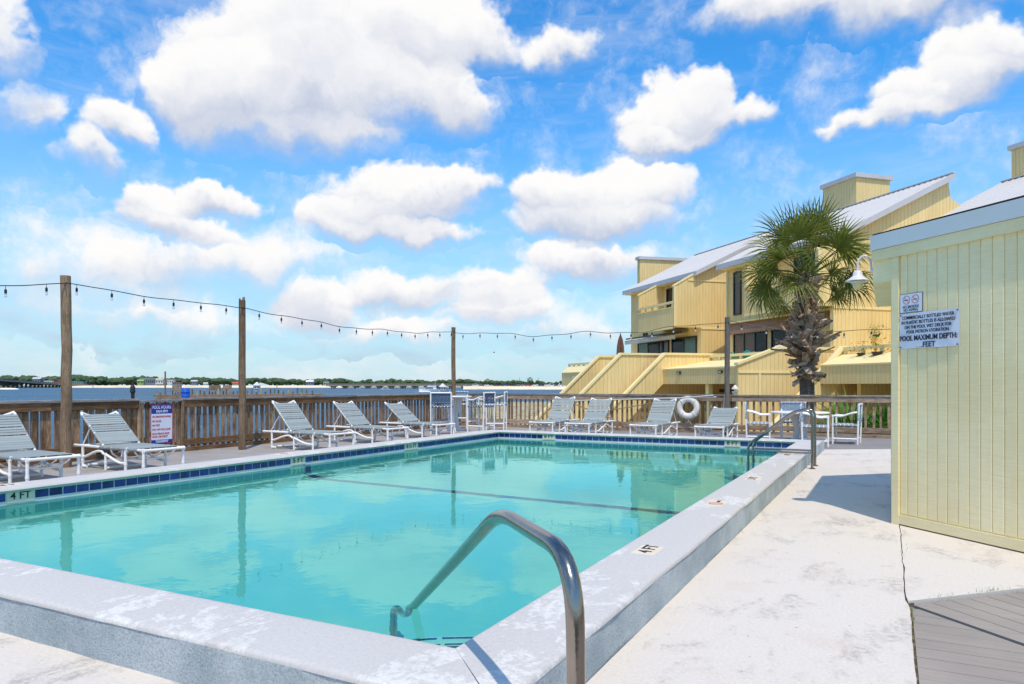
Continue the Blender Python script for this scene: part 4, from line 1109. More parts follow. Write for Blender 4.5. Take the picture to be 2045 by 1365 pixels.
def table(name, label, x, y, h, dia, base):
    t = thing(name, label, 'table', (x, y, 0)); mb = MB()
    mb.lathe([(.02, h - .038), (dia / 2 - .02, h - .038), (dia / 2, h - .03), (dia / 2, h - .008), (dia / 2 - .01, h), (.02, h)], 40); part('tabletop', mb, M['pvc'], t, smooth=40)
    for k in range(4):
        a = pi / 4 + k * pi / 2; mb = MB(); d = Vector((cos(a), sin(a), 0)); e = Vector((-sin(a), cos(a), 0)) * .012
        poly = [d * .03 + Vector((0, 0, h - .04)), d * base + Vector((0, 0, h - .04)), d * base * .45 + Vector((0, 0, h * .45)), d * base * .62 + Vector((0, 0, .12)), d * base * 1.15 + Vector((0, 0, 0)), d * .03]
        mb.prism([p - e for p in poly], e * 2); part('pedestal_panel', mb, M['white_metal'], t)
    return t
table('patio_table', 'round white patio table ringed by four pipe chairs near the palm', -1.82, 17.66, .70, 1.26, .30)
table('bar_table', 'tall round white bar table in the far left deck corner', -11.0, 17.45, 1.0, 1.05, .30)
gb = 'tall bar chairs in the deck corner'
b0 = pvc_chair('bar_chair', .73, 1.10, .93, M['strap_dark'], group=gb, foot=.32)
BC = [('tall navy strap bar chair with its back to the pool, left of the bar table', -10.62, 16.28, 118), ('tall navy strap bar chair right of the bar table, turned sideways', -9.86, 17.05, 176)]
for i, (lab, x, y, rz) in enumerate(BC):
    if i: dup(b0, lab, (x, y, 0), R(rz))
b0['label'] = BC[0][0]; b0.location = (BC[0][1], BC[0][2], 0); b0.rotation_euler = (0, 0, R(BC[0][3]))
b1 = pvc_chair('bar_chair', .73, 1.10, .93, M['strap_mid'], group=gb, foot=.32)
b1['label'] = 'tall light strap bar chair behind the bar table, facing the pool'; b1.location = (-11.55, 18.6, 0); b1.rotation_euler = (0, 0, R(-62))
dup(b1, 'tall light strap bar chair at the far right of the bar group, by the fence', (-10.15, 18.45, 0), R(200))

# ------------------------------------------------------------------ things hanging on the fence
def ring_buoy():
    c = Vector((-4.92, 19.885, .685)); t = thing('ring_buoy', 'white ring buoy hung on the far fence beside the dark pole', 'ring buoy', c)
    mb = MB(); n, m_ = 40, 14; R0, r0 = .235, .083; vs = []
    for i in range(n):
        a = 2 * pi * i / n
        for j in range(m_): b = 2 * pi * j / m_; vs.append(((R0 + r0 * cos(b)) * cos(a), .06 * sin(b), (R0 + r0 * cos(b)) * sin(a)))
    mb.add(vs, [(i * m_ + j, i * m_ + (j + 1) % m_, ((i + 1) % n) * m_ + (j + 1) % m_, ((i + 1) % n) * m_ + j) for i in range(n) for j in range(m_)])
    part('ring', mb, M['ring'], t, smooth=60)
    for k in range(4):
        a = pi / 4 + k * pi / 2; mb = MB(); q = Vector((cos(a), 0, sin(a)))
        mb.tube([q * R0 + Vector((0, .066 * sin(b), 0)) + q * .089 * cos(b) for b in [2 * pi * i / 14 for i in range(15)]], .010, 6, False); part('band', mb, M['ring'], t, smooth=60)
    pts = []
    for i in range(49):
        a = 2 * pi * i / 48; k = abs(sin(2 * a + pi / 2)); pts.append(((R0 + .092 + .02 * k) * cos(a), -.01, (R0 + .092 + .015 * k) * sin(a) - .01 * k))
    mb = MB(); mb.tube(pts, .0055, 5, False); part('grab_line', mb, M['rope'], t)
    mb = MB(); mb.tube([(.02, -.02, -.32), (.03, -.03, -.38), (-.05, -.02, -.42), (.06, -.02, -.40), (.10, 0, -.46), (.0, .0, -.44), (.05, .02, -.52), (.18, .03, -.58)], .008, 5); part('tail_rope', mb, M['rope'], t)
ring_buoy()
def rope_coil():
    c = Vector((-3.90, 19.90, .60)); t = thing('rope_hank', 'hank of old rope hanging on the fence beside the dark pole', 'rope', c)
    for k in range(9):
        rr = random.Random(k); w = .05 + .03 * rr.random(); dx = (rr.random() - .5) * .05; b = -.36 - .16 * rr.random()
        pts = rounded([(dx - w * .3, -.02, .47), (dx - w, -.03 - .03 * rr.random(), .0), (dx - w * .7, -.03, b), (dx + w * .7, -.03, b - .02), (dx + w, -.03 - .03 * rr.random(), .05), (dx + w * .3, -.02, .47)], .08, 4)
        mb = MB(); mb.tube(pts, .009, 6); part('loop', mb, M['rope'], t, smooth=60)
    mb = MB(); mb.bbox(-.045, .045, -.02, .06, .30, .52, .01); part('stake', mb, M['wood'], t)
rope_coil()
def rod(name, label, pts, r, m, cat):
    o = part(name, (lambda b: (b.tube(pts, r, 8), b)[1])(MB()), m, smooth=50); return tag(o, label, cat)
rod('rescue_pole', 'long white rescue pole resting level along the far fence', [(-8.75, 19.86, .83), (-4.15, 19.86, .985)], .017, M['alu'], 'pole')
rod('skimmer_pole', 'short pale pole end above the long one, right of ring buoy', [(-5.4, 19.84, .93), (-4.22, 19.84, 1.03)], .016, M['alu'], 'pole')
rod('net_handle', 'brown pole slanting down behind the far row of loungers', [(-8.6, 19.84, .86), (-6.1, 19.60, .02)], .015, M['wood_pole'], 'pole')
rod('brush_pole', 'grey brown pole slanting up along the fence behind loungers', [(-7.45, 19.82, .52), (-5.85, 19.84, .82)], .013, M['wood_pole'], 'pole')

# ------------------------------------------------------------------ condo building: three stepped units, each with a shed roof
# local axes: x runs away from the pool (b), y runs along the front towards the bay (a)
CO = Vector((-11.1, 41.6, 0)); CRZ = R(45)
condo = thing('condo_building', 'long yellow condo building with stepped units, shed roofs, balconies and patios', 'building', CO, CRZ)
def cp(name, mb, m, par=None, smooth=None): return part(name, mb, M[m], par or condo, smooth)
def gable_poly(mb, a, th, pts): mb.prism([(b, a, z) for b, z in pts], (0, th, 0))
def window(a0, a1, z0, z1, b, panes, frame='frame', par=None, glass=None, curtain=None):
    """framed window or sliding door on a front wall (plane x = b), panes side by side along y"""
    mb = MB(); t = .07
    for y0, y1, za, zb in ((a0, a1, z1 - t, z1), (a0, a1, z0, z0 + t), (a0, a0 + t, z0 + t, z1 - t), (a1 - t, a1, z0 + t, z1 - t)): mb.box(b - .10, b - .002, y0, y1, za, zb)
    for k in range(1, panes): y = a0 + (a1 - a0) * k / panes; mb.box(b - .09, b - .002, y - .04, y + .04, z0 + t, z1 - t)
    f = cp('window', mb, frame, par)
    for k in range(panes):
        y0, y1 = a0 + (a1 - a0) * k / panes + .04, a0 + (a1 - a0) * (k + 1) / panes - .04
        mb = MB(); mb.box(b - .06, b - .052, y0 + .001, y1 - .001, z0 + t + .001, z1 - t - .001); cp('pane', mb, (glass or ['pane_glass'] * panes)[k], f)
        if curtain and curtain[k]: mb = MB(); mb.box(b - .03, b - .02, y0 + .002, y1 - .002, z0 + t + .002, z1 - t - .002); cp('curtain', mb, curtain[k], f)
        else: mb = MB(); mb.box(b - .02, b - .012, y0 + .002, y1 - .002, z0 + t + .002, z1 - t - .002); cp('dark_room', mb, 'dark', f)
def pane_glass():
    m, N, b = new_mat('window_glass'); b.inputs['Base Color'].default_value = (.02, .025, .03, 1); b.inputs['Roughness'].default_value = .03
    b.inputs['Specular IOR Level'].default_value = .6; b.inputs['Alpha'].default_value = .3; return m
M['pane_glass'] = pane_glass()
ROOF_S = .49
def rz_(b, db=0): return 7.95 + ROOF_S * (b - db - 1.3)
def roof(a0, a1, db, br=7.15, rake_over=.28):
    """ribbed white shed roof with trim on eave and rakes; ridge at b = br"""
    b0, b1 = 1.3 + db, br + db; mb = MB()
    gable_poly(mb, a0 - rake_over, (a1 - a0) + 2 * rake_over, [(b0, rz_(b0, db) - .09), (b0, rz_(b0, db)), (b1, rz_(b1, db)), (b1, rz_(b1, db) - .09)]); cp('roof', mb, 'roof')
    n = int((a1 - a0 + 2 * rake_over) / .3)
    rib = MB(); rib.prism([(b0, -.018, rz_(b0, db)), (b0, .018, rz_(b0, db)), (b0, .010, rz_(b0, db) + .035), (b0, -.010, rz_(b0, db) + .035)], (b1 - b0, 0, rz_(b1, db) - rz_(b0, db))); me = rib.mesh('roof_rib'); setm(me, M['roof'])
    for k in range(n + 1): inst('roof_rib', me, condo, (0, a0 - rake_over + .03 + (a1 - a0 + 2 * rake_over - .06) * k / n, 0))
    for y in (a0 - rake_over - .03, a1 + rake_over):
        mb = MB(); gable_poly(mb, y, .03, [(b0 - .02, rz_(b0, db) - .24), (b0 - .02, rz_(b0, db) + .02), (b1, rz_(b1, db) + .02), (b1, rz_(b1, db) - .24)]); cp('rake_trim', mb, 'roof_trim')
    mb = MB(); mb.box(b0 - .04, b0 - .002, a0 - rake_over, a1 + rake_over, rz_(b0, db) - .26, rz_(b0, db) + .02); cp('eave_trim', mb, 'roof_trim')
    mb = MB(); mb.box(b1 - .12, b1 + .1, a0 - rake_over - .02, a1 + rake_over + .02, rz_(b1, db) + .02, rz_(b1, db) + .06); cp('ridge_cap', mb, 'roof_trim')
    mb = MB(); mb.box(b0, 1.8 + db, a0 + .2, a1, rz_(b0, db) - .30, rz_(b0, db) - .27); cp('soffit', mb, 'condo_trim')
def unit(a0, a1, db, wing=True, lower_from=1.8):
    b = db
    r0 = rz_(1.8 + b, b) - .1; rr = rz_(7.1 + b, b) - .1
    # right gable wall with its projecting upper wing
    mb = MB(); gable_poly(mb, a0, .2, [(lower_from + b, -1), (12 + b, -1), (12 + b, rr - 3.2), (7.25 + b, rr - .9), (7.1 + b, rr), (1.8 + b, r0 - .02), (lower_from + b, 4.69)]); cp('wall', mb, 'siding')
    if wing:
        mb = MB(); gable_poly(mb, a0 + .004, .19, [(b, 4.69), (1.8 + b, 4.69), (1.8 + b, r0 - .03), (1.2 + b, 7.74), (b, 7.06)]); cp('wing_wall', mb, 'siding')
        mb = MB(); gable_poly(mb, a0 - .03, .25, [(b - .05, 7.03), (1.25 + b, 7.75), (1.25 + b, 7.84), (b - .05, 7.12)]); cp('wing_cap', mb, 'condo_trim')
        mb = MB(); mb.box(b + .9, 7.0 + b, a0 - .035, a0 - .001, 7.42, 7.50); cp('trim_band', mb, 'condo_trim')
        mb = MB(); mb.box(b + lower_from, 9.0 + b, a0 - .035, a0 - .001, 4.60, 4.70); cp('trim_band', mb, 'condo_trim')
        mb = MB(); mb.box(b - .03, b + .08, a0 - .04, a0 - .001, 4.70, 7.04); cp('corner_trim', mb, 'condo_trim')
    # left wall, front wall, back
    mb = MB(); gable_poly(mb, a1 - .2, .2, [(1.8 + b, -1), (12 + b, -1), (12 + b, rr - 3.2), (7.25 + b, rr - .9), (7.1 + b, rr), (1.8 + b, r0 - .02)]); cp('wall', mb, 'siding')
    mb = MB(); mb.box(1.8 + b, 2.0 + b, a0 + .2, a1 - .2, 1.7, r0 - .04); cp('front_wall', mb, 'siding')
    mb = MB(); gable_poly(mb, a0 + .21, a1 - a0 - .42, [(7.2 + b, rr - .95), (12 + b, rr - 3.3), (12 + b, rr - 3.4), (7.2 + b, rr - 1.05)]); cp('rear_roof', mb, 'roof')
    mb = MB(); mb.box(7.0 + b, 7.1 + b, a0 + .21, a1 - .21, rr - 1.2, rr - .06); cp('clerestory_wall', mb, 'siding')
    roof(a0, a1, b)
def balcony(a0, a1, db, z0=4.69, zs=5.84, zt=6.22, depth=1.8):
    """solid panel with an open rail above it, on the front plane b = db"""
    mb = MB(); mb.box(db, db + .12, a0, a1, z0, zs); bal = cp('balcony', mb, 'siding')
    mb = MB(); mb.box(db + .12, db + depth, a0, a1, z0 + .15, z0 + .35); cp('balcony_floor', mb, 'condo_trim', bal)
    mb = MB(); mb.box(db - .03, db + .15, a0, a1, zs, zs + .05); cp('ledge', mb, 'condo_trim', bal)
    mb = MB(); mb.box(db - .03, db + .13, a0, a1, zt - .13, zt); cp('handrail', mb, 'condo_trim', bal)
    n = max(2, round((a1 - a0) / .85))
    for k in range(n + 1):
        y = a0 + .07 + (a1 - a0 - .14) * k / n; mb = MB(); mb.box(db + .0, db + .10, y - .05, y + .05, zs + .05, zt - .13); cp('baluster', mb, 'condo_trim', bal)
    mb = MB(); mb.box(db - .02, db + .14, a0, a1, z0 - .08, z0); cp('lower_trim', mb, 'condo_trim', bal)
def awning(a0, a1, b, z1, proj, drop, m, scallop=True):
    mb = MB(); n = int((a1 - a0) / .22); vs = []
    mb.prism([(b, a0, z1), (b, a0, z1 - .04), (b - proj, a0, z1 - drop - .04), (b - proj, a0, z1 - drop)], (0, a1 - a0, 0)); aw = cp('awning', mb, m)
    mb = MB()
    for k in range(n):
        y0, y1 = a0 + (a1 - a0) * k / n, a0 + (a1 - a0) * (k + 1) / n
        mb.prism([(b - proj, y0, z1 - drop), (b - proj, y1, z1 - drop), (b - proj, y1, z1 - drop - .2), (b - proj, y1 - (y1 - y0) * .3, z1 - drop - .27), (b - proj, y0 + (y1 - y0) * .3, z1 - drop - .27), (b - proj, y0, z1 - drop - .2)], (.012, 0, 0))
    stuff(cp('valance', mb, m, aw))

# ---- unit nearest the bay (a 0 .. 9.06)
unit(0, 9.06, 0)
balcony(.2, 4.5, 0)
mb = MB(); gable_poly(mb, 4.42, .14, [(0, 5.84), (1.8, 5.84), (1.8, 7.95), (0, 7.02)]); cp('balcony_side_wall', mb, 'siding')
mb = MB(); gable_poly(mb, 4.39, .2, [(-.05, 7.0), (1.75, 7.92), (1.75, 8.01), (-.05, 7.09)]); cp('wing_cap', mb, 'condo_trim')
window(2.45, 3.95, 5.3, 7.46, 1.8, 2, curtain=['blind', None]); window(6.6, 7.1, 4.6, 7.3, 1.8, 1)
window(5.0, 7.9, 1.9, 4.20, 1.8, 2, curtain=[None, 'teal_curtain']); window(3.7, 4.4, 2.4, 4.2, 1.8, 1, curtain=['awning']); window(4.4 + .12, 4.95, 2.4, 4.2, 1.8, 1, curtain=['awning']); window(.45, 3.3, 1.9, 4.25, 1.8, 2, curtain=['teal_curtain', None])
awning(1.4, 8.2, 1.78, 4.56, .9, .20, 'awning')
mb = MB(); mb.tube([(1.0, .9, 4.5), (1.0, 8.2, 4.5)], .05, 8); cp('awning_roller', mb, 'frame', smooth=50)
# ---- middle unit (a -11.9 .. -2.63)
unit(-11.9, -2.63, 0, lower_from=.77)
balcony(-11.7, -6.74, 0, z0=4.78)
mb = MB(); gable_poly(mb, -6.88, .14, [(0, 5.9), (1.8, 5.9), (1.8, 7.95), (0, 7.02)]); cp('balcony_side_wall', mb, 'siding')
window(-3.95, -3.3, 5.1, 7.45, 1.8, 1, curtain=['blind']); window(-10.4, -8.2, 5.3, 7.4, 1.8, 2)
window(-6.1, -3.3, 1.9, 4.1, 1.8, 3, curtain=[None, 'blind', 'blind']); window(-9.2, -6.5, 1.9, 4.1, 1.8, 2)
awning(-11.0, -2.8, 1.78, 4.66, .25, .36, 'awning_brown', False)
mb = MB(); mb.box(1.5, 1.8, -11.2, -2.7, 4.66, 4.72); cp('awning_housing', mb, 'condo_trim')
mb = MB(); mb.tube([(1.68, -2.75, 4.6), (1.68, -2.75, 7.6)], .05, 8); cp('downspout', mb, 'cream_paint', smooth=50)
# ---- third unit, set back, mostly behind the pool house
unit(-21.2, -12.05, 3.4)
# ---- boxes standing behind the ridges
def roof_box(b0, b1, a0, a1, z0, z1, slope_to=0, vent=False, zr=None):
    zr = zr if zr is not None else z1
    mb = MB(); mb.prism([(b0, a0, z0), (b1, a0, z0), (b1, a0, zr), (b0, a0, z1)], (0, a1 - a0, 0)); bx = cp('roof_box', mb, 'siding')
    mb = MB(); mb.prism([(b0 - .12, a0 - .12, z1 + .002), (b1 + .12, a0 - .12, zr + .002), (b1 + .12, a0 - .12, zr + .22), (b0 - .12, a0 - .12, z1 + .22)], (0, a1 - a0 + .24, 0)); cp('box_cap', mb, 'roof_trim', bx)
    if vent:
        for k in range(6):
            mb = MB(); z = z0 + (z1 - z0) * (.30 + .09 * k); mb.box(b0 - .05, b0 - .002, a0 + .2, a1 - .6, z, z + .07); cp('louver', mb, 'condo_trim', bx)
roof_box(7.35, 9.6, -6.1, -3.62, 9.6, 12.35)
roof_box(10.75, 13.0, -15.0, -12.06, 10.4, 12.25, vent=True)
roof_box(3.5, 8.6, 11.0, 11.4, 7, 10.62, zr=10.7)

# ---- patios: raised decks with rails, sloped ledges and stair walls running down to the beach
def patio(a0, a1, b_rail, b_face, zr=2.8, zl=2.1, zu=1.36, nb=7, b_back=1.8, zfloor=1.85):
    mb = MB(); mb.box(b_face + .14, b_back, a0, a1, zfloor - .35, zfloor); pt = cp('patio', mb, 'condo_trim')
    mb = MB(); mb.box(b_face, b_face + .14, a0, a1, zu, zl); cp('beam', mb, 'siding', pt)
    mb = MB(); mb.prism([(b_face - .03, a0, zl), (b_rail - .08, a0, zl + .42), (b_rail - .08, a0, zl + .36), (b_face - .03, a0, zl - .06)], (0, a1 - a0, 0)); cp('sloped_ledge', mb, 'condo_trim', pt)
    mb = MB(); mb.box(b_rail - .08, b_rail + .08, a0, a1, zr - .12, zr); cp('handrail', mb, 'condo_trim', pt)
    mb = MB(); mb.box(b_rail - .06, b_rail + .06, a0, a1, zl + .30, zl + .44); cp('low_rail', mb, 'condo_trim', pt)
    for k in range(nb + 1):
        y = a0 + .08 + (a1 - a0 - .16) * k / nb; mb = MB(); mb.box(b_rail - .05, b_rail + .05, y - .07, y + .07, zl + .44, zr - .12); cp('baluster', mb, 'condo_trim', pt)
    return pt
def stair_wall(a, b_top, b_end, zr=2.8, th=.16, low=True, b_low=None, z_low=1.36, run=None, zb=-1.0):
    """solid wall on a gable plane whose front edge slopes down at the stair pitch"""
    run = run or (zr - zb) * 1.06
    pts = [(b_top, zr), (b_end, zr), (b_end, z_low)]
    if b_low is not None: pts += [(b_low, z_low), (b_low - (z_low - zb) * 1.06, zb)]
    else: pts += [(b_end, zb)]
    pts += [(b_top - run, zb)]
    mb = MB(); gable_poly(mb, a, th, pts); w = cp('stair_wall', mb, 'siding')
    mb = MB(); gable_poly(mb, a - .06, th + .12, [(b_top - run, zb + .0), (b_top - run + .02, zb + .16), (b_top, zr + .1), (b_end, zr + .1), (b_end, zr), (b_top + .03, zr)]); cp('wall_cap', mb, 'condo_trim', w)
    return w
patio(-11.74, -5.5, -1.2, -3.9)
stair_wall(-5.66, -3.83, 1.7, b_low=-3.9)
stair_wall(-4.95, -5.83, 1.7)
mb = MB(); mb.box(-3.0, -2.8, -4.968, -4.955, 1.5, 1.56); cp('seam_trim', mb, 'condo_trim')
stair_wall(-1.75, -5.57, 1.7)
mb = MB(); mb.box(-5.4, 1.7, -4.7, -1.6, 1.5, 1.85); cp('patio', mb, 'condo_trim')
mb = MB(); mb.box(-5.4, 1.7, -1.5, 2.4, 1.5, 1.85); cp('patio', mb, 'condo_trim')
# far left patio of the bay end
patio(4.0, 11.1, -2.1, -2.65, zr=2.84, zl=2.2, zu=1.30, nb=8, zfloor=1.8)
for y in (7.4, 10.7):
    mb = MB(); mb.tube([(-2.4, y, 1.3), (-1.6, y, .75), (-.4, y, .55), (-.4, y, -1.8)], .07, 6); cp('deck_support', mb, 'roof_trim', smooth=50)
# end wall between the middle patio and the next stair: rises towards the building
mb = MB(); gable_poly(mb, -11.9, .15, [(-3.95, -1), (.78, -1), (.78, 2.8), (-1.95, 2.8), (-3.95, 2.12)]); w = cp('patio_end_wall', mb, 'siding')
mb = MB(); gable_poly(mb, -11.96, .27, [(-4.0, 2.12), (-1.97, 2.81), (.76, 2.81), (.76, 2.92), (-2.0, 2.92), (-4.0, 2.23)]); cp('wall_cap', mb, 'condo_trim', w)
mb = MB(); mb.box(-3.95, .5, -11.935, -11.905, 1.80, 1.88); cp('trim_band', mb, 'condo_trim', w)
mb = MB(); mb.box(-2.98, -2.88, -11.935, -11.905, .0, 1.795); cp('trim_band', mb, 'condo_trim', w)
# next stair and patio, in front of the third unit
stair_wall(-13.3, .05, 1.0, b_low=-.1, z_low=1.36)
patio(-21, -13.32, .05, -1.1, zr=2.84, zl=2.12, zu=1.36, nb=8, b_back=5.2)
# under the patios: back walls, posts, a door, boxes
mb = MB(); mb.box(1.4, 1.6, -11.7, -5.5, -1, 1.36); cp('garage_wall', mb, 'siding')
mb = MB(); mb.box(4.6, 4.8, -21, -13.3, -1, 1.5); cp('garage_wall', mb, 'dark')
mb = MB(); mb.box(.8, 5.2, -13.3, -11.91, 1.5, 1.85); cp('patio', mb, 'condo_trim')
mb = MB(); mb.box(1.0, 5.0, -13.2, -13.0, -1, 1.5); cp('garage_wall', mb, 'siding')
mb = MB(); mb.box(-3.7, -3.5, -9.35, -9.1, -1, 1.36); cp('post', mb, 'condo_trim')
mb = MB()
for y0, y1, z0, z1 in ((-9.0 - .06, -8.95, -.9, 1.2), (-7.9, -7.8, -.9, 1.2), (-9.0, -7.85, 1.12, 1.2)): mb.box(-.68, -.6, y0, y1, z0, z1)
d = cp('door', mb, 'roof_trim'); mb = MB(); mb.box(-.64, -.605, -8.93, -7.92, -.9, 1.1); cp('door_leaf', mb, 'dark', d)
for z in (.55, .95):
    mb = MB(); mb.box(-.75, -.5, -8.3 + 1.6, -7.0 + 1.3, z, z + .16); cp('meter_box', mb, 'frame')
for y in (-10.6, -7.2):
    mb = MB(); mb.box(-3.98, -3.9, y - .15, y + .15, 1.82, 1.94); fl = cp('step_light', mb, 'frame'); mb = MB(); mb.box(-3.99, -3.982, y - .11, y + .11, 1.84, 1.90); cp('light_lens', mb, 'awning', fl)
for k in range(9):
    mb = MB(); mb.lathe([(.02, 0), (.012, .12), (.0, .2)], 6, (1.45 + k * .23, -11.9 + .05, 2.92)); cp('finial', mb, 'condo_trim')
CW = lambda a, b, z: Vector((CO.x + (b - a) * .70711, CO.y + (b + a) * .70711, z))

# things on the patios
def adirondack(label, p, rz, first=[]):
    if first: return dup(first[0], label, p, rz)
    t = thing('adirondack_chair', label, 'chair', p, rz, 'turquoise slatted patio chairs'); first.append(t)
    for k in range(6):
        y = (k - 2.5) * .095; h = 1.08 - .02 * (k - 2.5) ** 2
        mb = MB(); mb.bar((-.12, y * .85, .32), (-.48, y * 1.05, h), .085, .025, up=(0, 1, 0)); part('back_slat', mb, M['teal'], t)
    for k in range(5):
        x = -.05 + k * .1; mb = MB(); mb.bar((x, -.27, .36 - .03 * (4 - k) * .5), (x, .27, .36 - .03 * (4 - k) * .5), .08, .025); part('seat_slat', mb, M['teal'], t)
    for s in (-1, 1):
        mb = MB(); mb.bar((-.35, s * .33, .58), (.42, s * .33, .60), .13, .03); part('arm', mb, M['teal'], t)
        mb = MB(); mb.bar((.36, s * .31, 0), (.36, s * .31, .59), .09, .04); part('leg', mb, M['teal'], t)
        mb = MB(); mb.bar((.40, s * .27, .34), (-.42, s * .27, .02), .1, .03); part('side_rail', mb, M['teal'], t)
    return t
for lab, a, b, rz in (('turquoise slatted chair standing against the yellow wall left of the dark pole', -7.6, -.4, 200), ('turquoise slatted chair half hidden by the dark pole on the condo patio', -9.6, .1, 150),
                      ('turquoise chair back showing above the stair wall, before the sliding doors', -4.4, -2.2, 240), ('low turquoise chair top at the bay end of the stair wall', -1.0, -4.4, 250),
                      ('turquoise chair seen through the patio rail, nearest its left end', -6.8, -.6, 30), ('turquoise chair seen through the middle of the patio rail', -8.1, -.5, 20)):
    adirondack(lab, CW(a, b, 1.85), R(rz + 45))
def patio_umbrella():
    p = CW(-2.4, -4.6, 1.85); t = thing('patio_umbrella', 'closed rust brown patio umbrella standing behind the stair wall', 'umbrella', p)
    mb = MB(); mb.tube([(0, 0, 0), (0, 0, 2.2)], .03, 8); part('pole', mb, M['frame'], t, smooth=50)
    mb = MB(); n = 14; prof = [(.05, .4), (.13, .7), (.16, 1.1), (.145, 1.5), (.10, 1.85), (.05, 2.05), (.02, 2.12)]; vs = []
    for r, z in prof:
        for j in range(n): a = 2 * pi * j / n; q = r * (1 + .35 * (-1) ** j); vs.append((q * cos(a), q * sin(a), z))
    mb.add(vs, [(i * n + j, i * n + (j + 1) % n, (i + 1) * n + (j + 1) % n, (i + 1) * n + j) for i in range(len(prof) - 1) for j in range(n)])
    part('folded_canopy', mb, mat('rust_canvas', lin(112, 84, 70), .85, .25, 8), t)
patio_umbrella()
def hurricane_lamp():
    p = V(1468, 27.2, -1.0); t = thing('garden_lamp', 'small white double dome garden lamp on a post beyond fence', 'lamp', p)
    mb = MB(); mb.tube([(0, 0, 0), (0, 0, 1.9)], .025, 8); part('post', mb, M['white_metal'], t)
    mb = MB(); mb.lathe([(.02, 2.32), (.12, 2.2), (.13, 2.15), (.02, 2.15)], 14); part('upper_dome', mb, M['white_metal'], t, smooth=40)
    mb = MB(); mb.lathe([(.13, 2.08), (.12, 2.04), (.02, 1.9), (.02, 2.08)], 14); part('lower_dome', mb, M['white_metal'], t, smooth=40)
    mb = MB(); mb.tube([(0, 0, 2.05), (0, 0, 2.2)], .04, 8); part('globe', mb, M['lens'], t)
hurricane_lamp()
def flood_lamp():
    p = V(1538, 30.2, 5.03); t = thing('flood_lamp', 'small blue grey flood lamp on the balcony front behind palm fronds', 'lamp', p)
    mb = MB(); mb.bbox(-.14, .14, -.08, .08, -.09, .09, .03); part('housing', mb, M['roof_trim'], t); mb = MB(); mb.tube([(0, .08, 0), (0, .35, 0)], .03, 6); part('bracket', mb, M['roof_trim'], t)
flood_lamp()
def leafy_pot(name, label, p, r, h, n, flower=None, cat='plant', mleaf='shrub'):
    t = thing(name, label, cat, p); mb = MB(); mb.lathe([(r * .6, 0), (r, h), (r * .92, h), (r * .55, .03)], 12); part('pot', mb, M['frame'], t)
    rr = random.Random(hash(label) % 999); mb = MB(); mb2 = MB()
    for k in range(n):
        c = Vector((rr.gauss(0, r), rr.gauss(0, r), h + rr.random() * r * 2.6)); d = Vector((rr.gauss(0, 1), rr.gauss(0, 1), rr.gauss(.4, .6))).normalized(); u = d.cross(Vector((.3, .2, 1))).normalized(); s = r * (.35 + .3 * rr.random())
        tgt = mb2 if flower and k % 3 == 0 else mb
        tgt.add([c, c + d * s * .5 + u * s * .3, c + d * s, c + d * s * .5 - u * s * .3], [(0, 1, 2, 3)])
    stuff(part('foliage', mb, M[mleaf], t, recalc=False))
    if flower: stuff(part('flowers', mb2, flower, t, recalc=False))
yel = mat('yellow_petals', lin(236, 176, 20), .6, .1, 5); ora = mat('orange_petals', lin(206, 130, 70), .6, .1, 5)
leafy_pot('flower_pot', 'bright yellow flowers on the patio ledge near the pool house', CW(-15.35, -.25, 2.42), .22, .15, 80, yel)
leafy_pot('flower_pot', 'small orange flowers on the patio ledge left of the yellow ones', CW(-14.55, -.25, 2.42), .17, .14, 60, ora)
leafy_pot('hanging_plant', 'small green plant hung on the yellow wall left of pool house', CW(-12.05, 2.92, 3.42), .16, .08, 70)
def stripe_chairs():
    mb = MB()
    for i, (a, lab) in enumerate(((-9.2, 'blue and white striped patio seat seen through the rail, left one'), (-9.75, 'blue and white striped patio seat seen through the rail beside the end wall'))):
        t = thing('striped_seat', lab, 'chair', CW(a, -.7, 1.85), R(45), 'striped patio seats')
        for k in range(6): mb = MB(); mb.box(-.03, .03, -.24 + k * .08, -.17 + k * .08, .42, .9); part('back_band', mb, M['awning' if k % 2 else 'navy'], t)
        mb = MB(); mb.box(.03, .5, -.24, .24, .40, .44); part('seat', mb, M['awning'], t)
        for x, y in ((.03, -.22), (.03, .22), (.46, -.22), (.46, .22)): mb = MB(); mb.tube([(x, y, 0), (x, y, .4)], .02, 6); part('leg', mb, M['white_metal'], t)
stripe_chairs()
def grill():
    t = thing('covered_grill', 'grill under a grey cover beside the sloping patio wall', 'grill', CW(-10.7, -.9, 1.85), R(45))
    mb = MB(); mb.lathe([(.34, 0), (.36, .6), (.45, .75), (.42, 1.0), (.28, 1.18), (.02, 1.24)], 14); part('cover', mb, M['roof_trim'], t, smooth=60)
    mb = MB(); mb.box(-.25, .25, -.75, -.42, .78, .82); part('side_shelf', mb, M['frame'], t); mb = MB(); mb.tube([(-.36, 0, .12), (-.36, 0, .5)], .03, 6); part('leg', mb, M['frame'], t)
grill()

